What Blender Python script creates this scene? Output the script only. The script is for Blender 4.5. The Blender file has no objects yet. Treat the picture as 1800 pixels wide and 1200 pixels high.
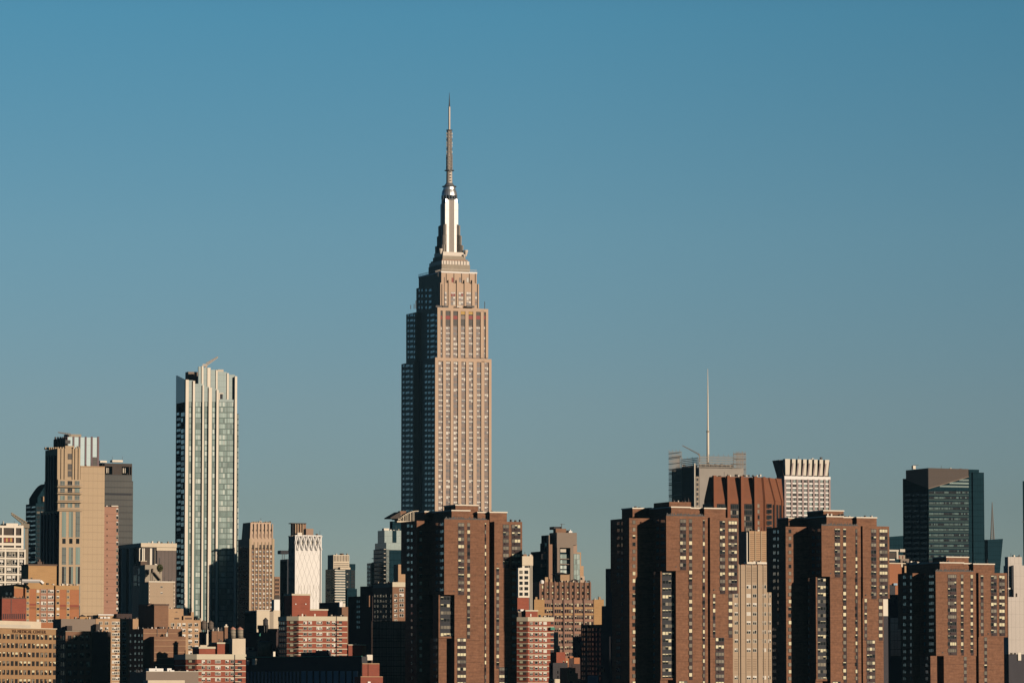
import bpy, math, random
from mathutils import Vector, Matrix
R = math.radians
SC = bpy.context.scene
COL = SC.collection

# ---------------------------------------------------------------- camera, sky, sun, exposure
TH, F, CAMZ = R(4.6), 7630.0, 30.0            # pitch up, focal length in photo pixels, height of the viewpoint
cam = bpy.data.cameras.new('camera')
cam.sensor_width = 36.0
cam.lens = 36.0 * F / 1800.0
cam.clip_start, cam.clip_end = 1.0, 120000.0
cam_o = bpy.data.objects.new('camera', cam)
COL.objects.link(cam_o)
cam_o.location = (0, 0, CAMZ)
cam_o.rotation_euler = (R(90) + TH, 0, 0)
SC.camera = cam_o

BETA, EL = R(48), R(12.7)                     # the morning sun: right of and behind the viewpoint, low
TOSUN = Vector((math.sin(BETA) * math.cos(EL), -math.cos(BETA) * math.cos(EL), math.sin(EL)))
sun = bpy.data.lights.new('sun', 'SUN')
sun.energy, sun.angle, sun.color = 5.0, R(0.5), (1.0, 0.86, 0.72)
sun_o = bpy.data.objects.new('sun', sun)
COL.objects.link(sun_o)
sun_o.rotation_euler = TOSUN.to_track_quat('Z', 'Y').to_euler()

world = bpy.data.worlds.new('World')
SC.world = world
world.use_nodes = True
wt = world.node_tree
wbg = wt.nodes['Background']
wbg.inputs[1].default_value = 0.1
def wn(t, **k):
    n = wt.nodes.new(t)
    for a, b in k.items():
        setattr(n, a, b)
    return n
def wmath(op, a, b):
    n = wn('ShaderNodeMath', operation=op)
    for i, x in enumerate((a, b)):
        if isinstance(x, (int, float)):
            n.inputs[i].default_value = x
        else:
            wt.links.new(x, n.inputs[i])
    return n.outputs[0]
sky = wn('ShaderNodeTexSky', sky_type='NISHITA', sun_disc=False, sun_elevation=EL, sun_rotation=math.pi - BETA,
         air_density=1.0, dust_density=1.0, ozone_density=1.0)
wtc = wn('ShaderNodeTexCoord')
wsp = wn('ShaderNodeSeparateXYZ')
wt.links.new(wtc.outputs['Generated'], wsp.inputs[0])
z0 = wsp.outputs[2]
z1 = wmath('ADD', z0, wmath('MULTIPLY', wmath('MULTIPLY', z0, 1.2), wmath('SUBTRACT', 1.0, wmath('ABSOLUTE', z0, 0))))
wcb = wn('ShaderNodeCombineXYZ')
wt.links.new(wsp.outputs[0], wcb.inputs[0]); wt.links.new(wsp.outputs[1], wcb.inputs[1]); wt.links.new(z1, wcb.inputs[2])
wnm = wn('ShaderNodeVectorMath', operation='NORMALIZE')
wt.links.new(wcb.outputs[0], wnm.inputs[0])
wt.links.new(wnm.outputs[0], sky.inputs[0])
wrp = wn('ShaderNodeValToRGB')
wt.links.new(wmath('MULTIPLY', z0, 2.0), wrp.inputs[0])
SKYTINT = [(0.0, (.58, .66, .92)), (.04, (.55, .62, .80)), (.084, (.53, .59, .67)), (.132, (.60, .69, .74)), (.209, (.59, .86, .91)), (.31, (.44, .96, 1.06)), (.36, (.35, .78, .93)), (.46, (.15, .34, .46)), (1.0, (.08, .17, .26))]
els = wrp.color_ramp.elements
while len(els) < len(SKYTINT):
    els.new(0.5)
for e, (p, c) in zip(els, SKYTINT):
    e.position, e.color = p, (*c, 1)
wmx = wn('ShaderNodeMix', data_type='RGBA', blend_type='MULTIPLY')
wmx.inputs[0].default_value = 1.0
wt.links.new(sky.outputs[0], wmx.inputs[6]); wt.links.new(wrp.outputs[0], wmx.inputs[7])
# sky tint dims to the sides and behind, shaped to keep shaded faces dark
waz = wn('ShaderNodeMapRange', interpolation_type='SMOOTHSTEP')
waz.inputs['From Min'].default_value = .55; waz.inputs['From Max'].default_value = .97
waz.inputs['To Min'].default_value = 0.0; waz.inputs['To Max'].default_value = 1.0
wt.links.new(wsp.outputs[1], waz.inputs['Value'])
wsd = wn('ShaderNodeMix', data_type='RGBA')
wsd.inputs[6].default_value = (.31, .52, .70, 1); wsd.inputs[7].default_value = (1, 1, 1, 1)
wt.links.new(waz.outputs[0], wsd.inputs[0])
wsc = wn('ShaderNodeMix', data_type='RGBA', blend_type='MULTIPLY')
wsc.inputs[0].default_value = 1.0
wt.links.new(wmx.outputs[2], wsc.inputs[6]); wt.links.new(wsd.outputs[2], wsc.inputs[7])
wsx = wn('ShaderNodeVectorMath', operation='SCALE')          # a little deeper to the right
wt.links.new(wsc.outputs[2], wsx.inputs[0])
wt.links.new(wmath('SUBTRACT', 1.0, wmath('MULTIPLY', wmath('MAXIMUM', wsp.outputs[0], 0.0), .8)), wsx.inputs['Scale'])
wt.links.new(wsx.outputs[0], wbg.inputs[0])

SC.view_settings.view_transform = 'Standard'
SC.view_settings.look = 'None'
SC.view_settings.gamma = 1.0
SC.view_settings.use_curve_mapping = False
SC.view_settings.exposure = 0.0
SC.cycles.max_bounces = 5
SC.cycles.diffuse_bounces = 0
SC.cycles.glossy_bounces = 3
SC.cycles.use_fast_gi = False

# ---------------------------------------------------------------- materials
MATS = {}
def mat(name, col, rough=.85, var=.10, scale=.12, fine=.06, floor=0, fw=.06, fdark=.6, joint=0, jw=.05, jdark=.75,
        streak=0, course=0, metal=0.0, spec=.25, orand=0.0, irand=0.0, off=0.0):
    m = bpy.data.materials.new(name)
    m.use_nodes = True
    nt = m.node_tree
    b = nt.nodes['Principled BSDF']
    b.inputs['Roughness'].default_value = rough
    b.inputs['Metallic'].default_value = metal
    b.inputs['Specular IOR Level'].default_value = spec
    def nd(t, **k):
        n = nt.nodes.new(t)
        for a, c in k.items():
            setattr(n, a, c)
        return n
    def mth(op, a, c=0.0, d=None):
        n = nd('ShaderNodeMath', operation=op)
        for i, x in enumerate((a, c) if d is None else (a, c, d)):
            if isinstance(x, (int, float)):
                n.inputs[i].default_value = x
            else:
                nt.links.new(x, n.inputs[i])
        return n.outputs[0]
    tc = nd('ShaderNodeTexCoord').outputs['Object']
    f = None
    def mul(a):
        nonlocal f
        f = a if f is None else mth('MULTIPLY', f, a)
    def noise(sc_, det, amp, vec=tc):
        n = nd('ShaderNodeTexNoise')
        n.inputs['Scale'].default_value = sc_
        n.inputs['Detail'].default_value = det
        nt.links.new(vec, n.inputs['Vector'])
        mul(mth('MULTIPLY_ADD', mth('SUBTRACT', n.outputs[0], .5), amp * 3.2, 1.0))
    if var: noise(scale, 3, var)
    if fine: noise(1.1, 2, fine)
    sp = None
    if streak or floor or joint:
        sp = nd('ShaderNodeSeparateXYZ')
        nt.links.new(tc, sp.inputs[0])
    if streak:
        mp = nd('ShaderNodeMapping')
        mp.inputs['Scale'].default_value = (1, 1, .04)
        nt.links.new(tc, mp.inputs[0])
        noise(.5, 2, streak, mp.outputs[0])
    if course:
        mp = nd('ShaderNodeMapping')
        mp.inputs['Scale'].default_value = (.22, .22, 1.7)
        nt.links.new(tc, mp.inputs[0])
        noise(1.0, 2, course, mp.outputs[0])
    if floor:
        fr = mth('FRACT', mth('DIVIDE', mth('ADD', sp.outputs[2], off), floor))
        mul(mth('MULTIPLY_ADD', mth('LESS_THAN', fr, fw), fdark - 1.0, 1.0))
    if joint:
        fr = mth('FRACT', mth('DIVIDE', mth('ADD', mth('ADD', sp.outputs[0], sp.outputs[1]), 500.0), joint))
        mul(mth('MULTIPLY_ADD', mth('LESS_THAN', fr, jw), jdark - 1.0, 1.0))
    if orand or irand:
        oi = nd('ShaderNodeObjectInfo').outputs['Random']
        gi = nd('ShaderNodeNewGeometry').outputs['Random Per Island']
        r = mth('FRACT', mth('ADD', mth('MULTIPLY', oi, 7.13), gi))
        mul(mth('MULTIPLY_ADD', mth('SUBTRACT', r, .5), 2 * max(orand, irand), 1.0))
    if f is None:
        b.inputs['Base Color'].default_value = (*col, 1)
    else:
        mx = nd('ShaderNodeVectorMath', operation='SCALE')
        mx.inputs[0].default_value = col
        nt.links.new(f, mx.inputs['Scale'])
        nt.links.new(mx.outputs[0], b.inputs['Base Color'])
    MATS[name] = m
    return m

mat('brown_brick', (.182, .085, .046), var=.10, scale=.06, fine=.24, floor=8.1, fw=.03, fdark=.78, streak=.08, course=.24)
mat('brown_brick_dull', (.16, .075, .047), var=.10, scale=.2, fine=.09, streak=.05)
mat('spandrel_brown', (.052, .034, .031), var=.08, orand=.2)
mat('red_brick', (.235, .066, .040), var=.08, scale=.25, fine=.08, course=.09)
mat('deep_red_brick', (.25, .070, .040), var=.07, scale=.3, fine=.07, course=.09)
mat('orange_brick', (.34, .135, .060), var=.07, scale=.25, fine=.07, floor=13, fw=.08, fdark=.75)
mat('orange_tan_brick', (.29, .17, .082), var=.08, scale=.25, fine=.06, course=.09)
mat('blank_brown', (.205, .108, .062), var=.09, scale=.2, fine=.07, streak=.05, course=.09)
mat('dusk_brick', (.11, .07, .05), var=.1, fine=.07, course=.09)
mat('tan_brick', (.38, .235, .13), var=.08, scale=.2, fine=.05, course=.09)
mat('ochre_brick', (.38, .22, .095), var=.05, scale=.2, fine=.04, course=.09)
mat('limestone', (.45, .315, .215), var=.05, scale=.1, fine=.03, streak=.03)
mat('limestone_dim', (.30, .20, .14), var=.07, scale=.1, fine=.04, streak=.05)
mat('buff_stone', (.365, .265, .175), var=.05, scale=.08, fine=.03, floor=7.5, fw=.03, fdark=.88, joint=3.6, jw=.04, jdark=.93)
mat('tan_panel', (.42, .305, .19), var=.05, scale=.05, fine=.02, floor=4.0, fw=.10, fdark=.84, joint=2.6, jw=.11, jdark=.88)
mat('tan_stone', (.40, .29, .18), var=.06, scale=.1, fine=.04, floor=3.4, fw=.05, fdark=.9)
mat('cream_band', (.52, .45, .32), var=.04, fine=.03)
mat('cream_stone', (.56, .46, .33), var=.05, fine=.03, streak=.05)
mat('white_stone', (.66, .58, .46), var=.04, fine=.02)
mat('white_paint', (.72, .67, .60), var=.03, fine=.02)
mat('bright_metal', (.47, .44, .40), rough=.5, metal=.3, var=.06, floor=6, fw=.05, fdark=.8)
mat('pale_concrete', (.48, .42, .33), var=.06, fine=.04)
mat('grey_concrete', (.30, .245, .18), var=.08, fine=.05, streak=.08)
mat('grey_taupe', (.21, .16, .12), var=.04, fine=.03)
mat('mauve_panel', (.088, .068, .055), var=.03, fine=.02, floor=4, fw=.05, fdark=.85, joint=3, jw=.05, jdark=.9)
mat('dark_stone', (.065, .05, .04), var=.07, fine=.04)
mat('dark_rib', (.13, .10, .085), var=.06, fine=.03, joint=2.2, jw=.12, jdark=.7)
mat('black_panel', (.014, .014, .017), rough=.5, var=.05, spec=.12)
mat('shade_brick', (.055, .035, .03), var=.1, fine=.06)  # dark tone stands in for shade on the low blocks
mat('frame_dark', (.03, .028, .026), rough=.6, var=0, fine=0)
mat('frame_brown', (.09, .06, .045), rough=.6, var=0, fine=0)
mat('frame_white', (.60, .55, .45), rough=.6, var=0, fine=0)
mat('frame_grey', (.22, .19, .16), rough=.6, var=0, fine=0)
mat('mullion_teal', (.17, .175, .145), rough=.5, var=0, fine=0)
mat('window_glass', (.014, .016, .017), rough=.05, var=0, fine=0, spec=.10, orand=.5)
mat('side_glass', (.36, .41, .40), rough=.12, metal=.65, var=0, fine=0, spec=.5, orand=.35)  # shaded-side copy of the window glass, part metal for brighter sky reflection
mat('side_dim', (.25, .285, .28), rough=.15, metal=.6, var=0, fine=0, spec=.4, orand=.4)  # dimmer version of the shaded-side panes
mat('grey_pane', (.055, .042, .036), rough=.3, var=0, fine=0, spec=.2, orand=.3)
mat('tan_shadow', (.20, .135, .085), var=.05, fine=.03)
mat('office_glass', (.055, .105, .092), rough=.2, var=0, fine=0, spec=.15, orand=.4)
mat('teal_glass', (.24, .30, .26), rough=.14, var=0, fine=0, spec=.9, orand=.35)
mat('pale_glass', (.34, .38, .32), rough=.2, var=0, fine=0, spec=.6, orand=.25)
mat('green_glass', (.14, .19, .162), rough=.15, var=0, fine=0, spec=.6, orand=.3)
mat('curtain_glass', (.010, .028, .036), rough=.25, var=.1, scale=.2, fine=0, spec=.0, floor=3.8, fw=.10, fdark=.55, joint=1.9, jw=.08, jdark=.6)
mat('curtain_wavy', (.30, .225, .165), rough=.16, var=.28, scale=.06, fine=.2, spec=.7, floor=3.6, fw=.08, fdark=.4, joint=1.5, jw=.1, jdark=.5, streak=.25)  # wavy brown reflection painted into the glass colour
mat('grey_glass', (.052, .050, .042), rough=.3, var=.2, scale=.08, fine=0, spec=.12, floor=3.9, fw=.22, fdark=.55, joint=2.0, jw=.1, jdark=.8)
mat('cyan_glass', (.165, .215, .185), rough=.22, var=.06, scale=.1, fine=0, spec=.5, floor=3.6, fw=.08, fdark=.7, joint=2.4, jw=.06, jdark=.75)
mat('steel_glass', (.085, .105, .09), rough=.25, var=.10, scale=.1, fine=0, spec=.2, floor=3.6, fw=.12, fdark=.5, joint=2.4, jw=.08, jdark=.7)
mat('blind', (.60, .53, .34), rough=.8, var=0, fine=0, orand=.12)
mat('blind_pale', (.58, .53, .45), rough=.8, var=0, fine=0, orand=.12)
mat('blind_grey', (.17, .145, .105), rough=.7, var=0, fine=0, orand=.4)
mat('spandrel_grey', (.20, .145, .115), rough=.6, var=.06, fine=0, spec=.3)
mat('dark_louvre', (.10, .085, .07), rough=.6, floor=.9, fw=.4, fdark=.4, var=0, fine=0)
mat('silver', (.62, .60, .56), rough=.34, metal=.85, var=.05, fine=0)
mat('aluminium', (.34, .29, .235), rough=.5, metal=.2, var=.06, fine=0)
mat('mast_steel', (.42, .355, .29), rough=.55, metal=.3, var=.08, fine=0)
mat('dark_steel', (.06, .055, .05), rough=.6, var=.05, fine=0)
mat('pale_steel', (.55, .47, .38), rough=.6, var=.04, fine=0)
mat('purple_rib', (.16, .11, .11), var=.04, fine=0)
mat('pale_panel', (.25, .34, .325), rough=.35, var=.04, fine=0, floor=7.5, fw=.03, fdark=.8, spec=.5)
mat('ceramic_rod', (.235, .20, .16), rough=.6, var=.08, fine=0)
mat('tank_wood', (.27, .225, .16), rough=.9, var=.10, scale=.6, fine=.08, joint=.5, jw=.12, jdark=.8)
mat('tank_dark', (.13, .10, .075), rough=.9, var=.10, scale=.6, fine=.08, joint=.5, jw=.12, jdark=.8)
mat('tank_roof', (.42, .21, .15), rough=.8, var=.08)
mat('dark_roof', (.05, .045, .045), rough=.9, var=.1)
mat('mesh_wrap', (.30, .21, .12), rough=.9, var=.30, scale=.5, fine=.25)
mat('green_copper', (.05, .20, .14), rough=.7, var=.1)
mat('red_panel', (.24, .045, .035), rough=.6, var=0, fine=0)
mat('amber_panel', (.42, .25, .06), rough=.6, var=0, fine=0)
mat('lettering', (.12, .06, .035), rough=.6, var=0, fine=0)
mat('foliage', (.07, .075, .025), rough=.9, var=.2, scale=1.5)
mat('bark', (.09, .06, .04), rough=.9)
mat('blue_sheet', (.22, .33, .40), rough=.6, var=.05)
mat('asphalt', (.05, .05, .052), rough=.9, var=.15, scale=.02)
mat('river_water', (.02, .035, .04), rough=.08, var=0, fine=0, spec=.5)

# ---------------------------------------------------------------- picture measurements -> places
def ray(px, py):
    dx, dy = (px - 900.0) / F, (600.0 - py) / F
    return dx, math.cos(TH) - dy * math.sin(TH), math.sin(TH) + dy * math.cos(TH)
def at(px, py, D):
    x, y, z = ray(px, py)
    t = D / y
    return x * t, D, CAMZ + z * t
def mpp(D):
    return D / F

EPS = [0]
def link(o, parent=None):
    COL.objects.link(o)
    if parent is not None:
        o.parent = parent
    return o

class Geo:
    """collects boxes, prisms and tubes that become one mesh"""
    def __init__(s):
        s.v, s.f = [], []
    def add(s, vs, fs):
        n = len(s.v)
        s.v += vs
        s.f += [[i + n for i in f] for f in fs]
    def box(s, x0, x1, y0, y1, z0, z1):
        EPS[0] = (EPS[0] + 1) % 7
        e = .0035 * EPS[0]
        x0, x1, y0, y1, z1 = min(x0, x1) + e, max(x0, x1) - e, min(y0, y1) + e, max(y0, y1) - e, z1 - e
        s.add([(x0, y0, z0), (x1, y0, z0), (x1, y1, z0), (x0, y1, z0), (x0, y0, z1), (x1, y0, z1), (x1, y1, z1), (x0, y1, z1)],
              [(0, 3, 2, 1), (4, 5, 6, 7), (0, 1, 5, 4), (1, 2, 6, 5), (2, 3, 7, 6), (3, 0, 4, 7)])
    def prism(s, bot, top, z0, z1):
        """bot, top: lists of (x, y), counter-clockwise from above; z1 a number or one height per corner"""
        n = len(bot)
        zt = z1 if isinstance(z1, (list, tuple)) else [z1] * n
        s.add([(x, y, z0) for x, y in bot] + [(x, y, z) for (x, y), z in zip(top, zt)],
              [list(range(n))[::-1], list(range(n, 2 * n))] + [[i, (i + 1) % n, n + (i + 1) % n, n + i] for i in range(n)])
    def lathe(s, cx, cy, prof, n=16):
        k = len(prof)
        vs = []
        for r, z in prof:
            for i in range(n):
                a = 2 * math.pi * i / n
                vs.append((cx + r * math.cos(a), cy + r * math.sin(a), z))
        fs = [[j * n + i, j * n + (i + 1) % n, (j + 1) * n + (i + 1) % n, (j + 1) * n + i] for j in range(k - 1) for i in range(n)]
        fs += [list(range(n))[::-1], [(k - 1) * n + i for i in range(n)]]
        s.add(vs, fs)
    def bar(s, p, q, w, w2=None):
        p, q = Vector(p), Vector(q)
        d = (q - p).normalized()
        a = d.orthogonal().normalized()
        b = d.cross(a)
        vs = []
        for c, ww in ((p, w), (q, w2 or w)):
            for i, j in ((-1, -1), (1, -1), (1, 1), (-1, 1)):
                vs.append(tuple(c + a * i * ww / 2 + b * j * ww / 2))
        s.add(vs, [(0, 3, 2, 1), (4, 5, 6, 7), (0, 1, 5, 4), (1, 2, 6, 5), (2, 3, 7, 6), (3, 0, 4, 7)])
    def build(s, name, mats, parent=None, mi=None, smooth=False):
        me = bpy.data.meshes.new(name)
        me.from_pydata(s.v, [], s.f)
        for m in (mats if isinstance(mats, (list, tuple)) else [mats]):
            me.materials.append(MATS[m])
        if mi:
            me.polygons.foreach_set('material_index', mi)
        if smooth:
            me.polygons.foreach_set('use_smooth', [len(p.vertices) == 4 for p in me.polygons])
        return link(bpy.data.objects.new(name, me), parent)

def tag(o, label, cat, group=None, kind=None):
    o['label'], o['category'], o['kind'] = label, cat, 'thing'
    if group: o['group'] = group
    if kind: o['kind'] = kind
    return o

# ---------------------------------------------------------------- windows
RNG = random.Random(7)
# style: (materials: frame, then pane kinds), pane weights, mode
STY = {
    'res':    (('frame_dark', 'blind', 'blind_grey', 'window_glass'), (.42, .33, .25), 'blind'),
    'resdark': (('frame_dark', 'blind_grey', 'side_glass', 'side_glass'), (.10, .25, .65), 'blind'),
    'bay':    (('frame_dark', 'blind', 'blind_grey', 'window_glass'), (.30, .20, .50), 'blind'),
    'esb':    (('spandrel_grey', 'blind_pale', 'spandrel_grey', 'grey_pane'), (.60, .16, .24), 'sash'),
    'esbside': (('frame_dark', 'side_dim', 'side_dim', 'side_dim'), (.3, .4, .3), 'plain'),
    'sash':   (('frame_brown', 'blind', 'blind_grey', 'window_glass'), (.30, .25, .45), 'sash'),
    'office_dark': (('frame_brown', 'blind', 'blind_grey', 'window_glass'), (.16, .22, .62), 'sash'),
    'white':  (('frame_white', 'blind_pale', 'blind_grey', 'window_glass'), (.40, .25, .35), 'sash'),
    'dark':   (('frame_dark', 'window_glass', 'blind_grey', 'window_glass'), (.5, .12, .38), 'plain'),
    'teal':   (('mullion_teal', 'teal_glass', 'pale_glass', 'green_glass'), (.5, .22, .28), 'plain'),
    'tealside': (('mullion_teal', 'green_glass', 'side_glass', 'curtain_glass'), (.3, .55, .15), 'plain'),
    'office': (('black_panel', 'office_glass', 'window_glass', 'office_glass'), (.42, .40, .18), 'plain'),
    'cool':   (('frame_grey', 'steel_glass', 'window_glass', 'green_glass'), (.45, .2, .35), 'plain'),
    'louvre': (('dark_louvre', 'dark_louvre', 'dark_louvre', 'dark_louvre'), (1, 0, 0), 'plain'),
}
def win_geo(style, w, h, n, rng):
    mats, wt_, mode = STY[style]
    g, mi = Geo(), []
    def quad(x0, x1, z0, z1, m, y=-.075):
        g.add([(x0, y, z0), (x1, y, z0), (x1, y, z1), (x0, y, z1)], [(0, 1, 2, 3)])
        mi.append(m)
    x0, x1, z0, z1 = -w / 2, w / 2, -h / 2, h / 2
    g.add([(x0, .05, z0), (x1, .05, z0), (x1, .05, z1), (x0, .05, z1), (x0, -.06, z0), (x1, -.06, z0), (x1, -.06, z1), (x0, -.06, z1)],
          [(4, 5, 6, 7), (0, 1, 5, 4), (1, 2, 6, 5), (2, 3, 7, 6), (3, 0, 4, 7)])
    mi += [0] * 5
    fr = min(.17, w * .06)
    pw = (w - fr * (n + 1)) / n
    base = rng.choices((1, 2, 3), wt_)[0]
    for i in range(n):
        a = x0 + fr + i * (pw + fr)
        k = base if rng.random() < .72 else rng.choices((1, 2, 3), wt_)[0]
        if mode == 'plain':
            quad(a, a + pw, z0 + fr, z1 - fr, k)
        else:
            drop = 1.0 if k != 3 else (rng.choice((0, 0, .15, .3)))
            if mode == 'sash':
                drop = rng.choice((.45, .5, .5, .6, 1.0)) if k != 3 else rng.choice((0, 0, .25))
            elif k == 1 and rng.random() < .22:
                drop = rng.choice((.35, .5, .7))
            zm = z1 - fr - (h - 2 * fr) * drop
            if drop > 0:
                quad(a, a + pw, zm, z1 - fr, k if k != 3 else 1)
            if drop < 1:
                quad(a, a + pw, z0 + fr, zm, 3)
    return g, mi, mats
WCACHE = {}
def win_mesh(style, w, h, n):
    w, h = round(w, 1), round(h, 1)
    key = (style, w, h, n, RNG.randrange(10))
    if key not in WCACHE:
        g, mi, mats = win_geo(style, w, h, n, random.Random(str(key)))
        me = bpy.data.meshes.new('window')
        me.from_pydata(g.v, [], g.f)
        for m in mats:
            me.materials.append(MATS[m])
        me.polygons.foreach_set('material_index', mi)
        WCACHE[key] = me
    return WCACHE[key]

# ---------------------------------------------------------------- a building
SPLIT = {'crown_post', 'crown_notch', 'downpipe', 'air_conditioner', 'dish', 'setback_clutter', 'whip_antenna', 'roof_vent', 'antenna_panel', 'drum_post', 'wall_vent', 'catwalk',
         'penthouse', 'balcony', 'chimney', 'fin', 'pier', 'buttress', 'mast_wing', 'roof_unit', 'duct', 'stripe', 'parapet', 'crown_panel', 'door'}
CLUT = {
    'glass_block': [(236, 252, 992, 4, 4)], 'blank_box': [(264, 305, 1021, 3, 6)], 'gridded_block': [(-2, 38, 923, 3, 5)],
    'ochre_building': [(52, 97, 993, 3, 5)], 'apartment_house': [(26, 40, 1026, 3, 2), (80, 94, 1027, 4, 2), (100, 137, 1028.3, 3, 6)],
    'brick_hall': [(6, 44, 1050, 2, 5)], 'hospital_wing': [(120, 160, 1087, 14, 5), (164, 192, 1109.5, 3, 5)], 'tan_apartments': [(172, 224, 1086.6, 2, 7)],
    'low_tan_block': [(236, 252, 1087, 2, 3)], 'brown_slab': [(274, 294, 1062.6, 2, 4)], 'buff_apartments': [(298, 320, 1069, 7, 3), (341, 352, 1089, 2, 3)],
    'low_grey_block': [(308, 346, 1179.5, 3, 6)], 'balcony_house': [(356, 380, 1139, 7, 4), (415, 430, 1121, 2, 3)], 'balcony_house.001': [(506, 540, 1082, 2, 4), (578, 608, 1082, 2, 5)],
    'balcony_house.002': [(946, 970, 1083.4, 3, 4)], 'plain_roof_house': [(432, 450, 1143.4, 2, 3)], 'brick_stair_house': [(614, 635, 1132.4, 2, 3)],
    'dark_apartments': [(658, 688, 1024, 3, 2), (691, 700, 1022.6, 3, 2)], 'lattice_tower': [(540, 563, 940, 4, 4)], 'stepped_glass_tower': [(588, 612, 974.4, 6, 4)],
    'cyan_tower': [(684, 704, 931.4, 3, 4)], 'white_window_block': [(919, 936, 976.8, 3, 4)], 'loft_building': [(941, 947, 1054, 3, 2), (1040, 1060, 1054, 4, 5), (950, 984, 1021.4, 8, 5), (1006, 1037, 1021.4, 8, 6)],
    'stepped_gable_house': [(998, 1010, 1172.6, 2, 2)], 'faceted_tower': [(1258, 1340, 836.6, 8, 9)], 'flared_tower': [(1390, 1450, 806.4, 6, 3)],
    'tan_office_tower': [(1319, 1354, 932.4, 7, 6), (1316, 1354, 987, 1, 4)], 'dark_glass_tower': [(1640, 1700, 824, 8, 3)], 'white_ribbed_building': [(1774, 1795, 978, 5, 3)],
    'orange_blank_building': [(1586, 1612, 988.4, 3, 5)], 'deco_tower': [(444, 478, 917.6, 5, 5)], 'windowless_slab': [(146, 182, 818.6, 3, 3)], 'finned_slab': [(254, 306, 953.8, 4, 6)],
    'stepped_tower': [(104, 140, 787, 6, 4)], 'brick_slab': [(185, 196, 890, 2, 2)], 'dark_slab': [], 'striped_hall': []}
class Bd:
    """u runs along the lit east face to the right, v runs back along the shaded south face on the left; corner at pixel (xC, y), depth D"""
    def __init__(s, name, label, D, xC, y, a=22.0, cat='building', group=None):
        s.a = R(a)
        s.ua = (math.cos(s.a), math.sin(s.a)); s.va = (-math.sin(s.a), math.cos(s.a))
        s.P = at(xC, y, D)[:2]
        s.D = D
        s.n = 0
        s.subs = []
        s.o = link(bpy.data.objects.new(name, None))
        s.o.location = (s.P[0], s.P[1], 0)
        s.o.rotation_euler = (0, 0, s.a)
        s.o.empty_display_size = 5
        tag(s.o, label, cat, group)
        s.g, s.w, s.made = {}, [], {}
    def E(s, px, py, v=0.0):
        x, y, z = ray(px, py)
        q = (s.P[0] + s.va[0] * v, s.P[1] + s.va[1] * v)
        t = (q[0] * s.va[0] + q[1] * s.va[1]) / (x * s.va[0] + y * s.va[1])
        return (x * t - s.P[0]) * s.ua[0] + (y * t - s.P[1]) * s.ua[1], CAMZ + z * t
    def S(s, px, py, u=0.0):
        x, y, z = ray(px, py)
        q = (s.P[0] + s.ua[0] * u, s.P[1] + s.ua[1] * u)
        t = (q[0] * s.ua[0] + q[1] * s.ua[1]) / (x * s.ua[0] + y * s.ua[1])
        return (x * t - s.P[0]) * s.va[0] + (y * t - s.P[1]) * s.va[1], CAMZ + z * t
    def geo(s, part, m):
        if part in SPLIT:                       # every piece of these is a part of its own
            s.n += 1
            part = '%s#%d' % (part, s.n)
        s.last = (part, m)
        return s.g.setdefault((part, m), Geo())
    def sub(s, name, m, u0, u1, v0, v1, z0, z1):
        """a piece of the part made last: one level deeper"""
        g = Geo(); g.box(u0, u1, v0, v1, z0, z1)
        s.subs.append((s.last, name, m, g))
    def box(s, part, m, u0, u1, v0, v1, z0, z1):
        s.geo(part, m).box(u0, u1, v0, v1, z0, z1)
    def fb(s, part, m, x0, x1, yt, yb=None, v=0.0, d=None, xl=None):
        """box whose east face spans pixels x0..x1, yt..yb on the plane v; its depth d, or from the left end xl of its south face"""
        u0, z1 = s.E(x0, yt, v)
        u1 = s.E(x1, yt, v)[0]
        zb = 0.0 if yb is None else s.E(x0, yb, v)[1]
        if d is None:
            d = s.S(xl, yt, u0)[0] - v if xl is not None else 14.0
        s.box(part, m, u0, u1, v, v + d, zb, z1)
        return u0, u1, v, v + d, z1
    def sb(s, part, m, x0, x1, yt, yb=None, u=0.0, d=.4):
        """box standing out of the south face between pixels x0..x1"""
        v1 = s.S(x0, yt, u)[0]
        v0, z1 = s.S(x1, yt, u)
        zb = 0.0 if yb is None else s.S(x1, yb, u)[1]
        s.box(part, m, u - d, u, v0, v1, zb, z1)
    def we(s, cols, y, dy, n, h, v=0.0, style='res', k=1, skip=()):
        for i in range(n):
            for j, c in enumerate(cols):
                if (i, j) in skip: continue
                x0, x1 = c[0], c[1]
                kk = c[2] if len(c) > 2 else k
                u0, z1 = s.E(x0, y + i * dy, v)
                u1 = s.E(x1, y + i * dy, v)[0]
                zb = s.E(x0, y + i * dy + h, v)[1]
                s.w.append(('E', (u0 + u1) / 2, v, (z1 + zb) / 2, u1 - u0, z1 - zb, style, kk))
    def ws(s, cols, y, dy, n, h, u=0.0, style='resdark', k=1, skip=()):
        for i in range(n):
            for j, c in enumerate(cols):
                if (i, j) in skip: continue
                x0, x1 = c[0], c[1]
                kk = c[2] if len(c) > 2 else k
                v1, z1 = s.S(x0, y + i * dy, u)
                v0 = s.S(x1, y + i * dy, u)[0]
                zb = s.S(x0, y + i * dy + h, u)[1]
                s.w.append(('S', u, (v0 + v1) / 2, (z1 + zb) / 2, (v1 - v0), z1 - zb, style, kk))
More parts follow.
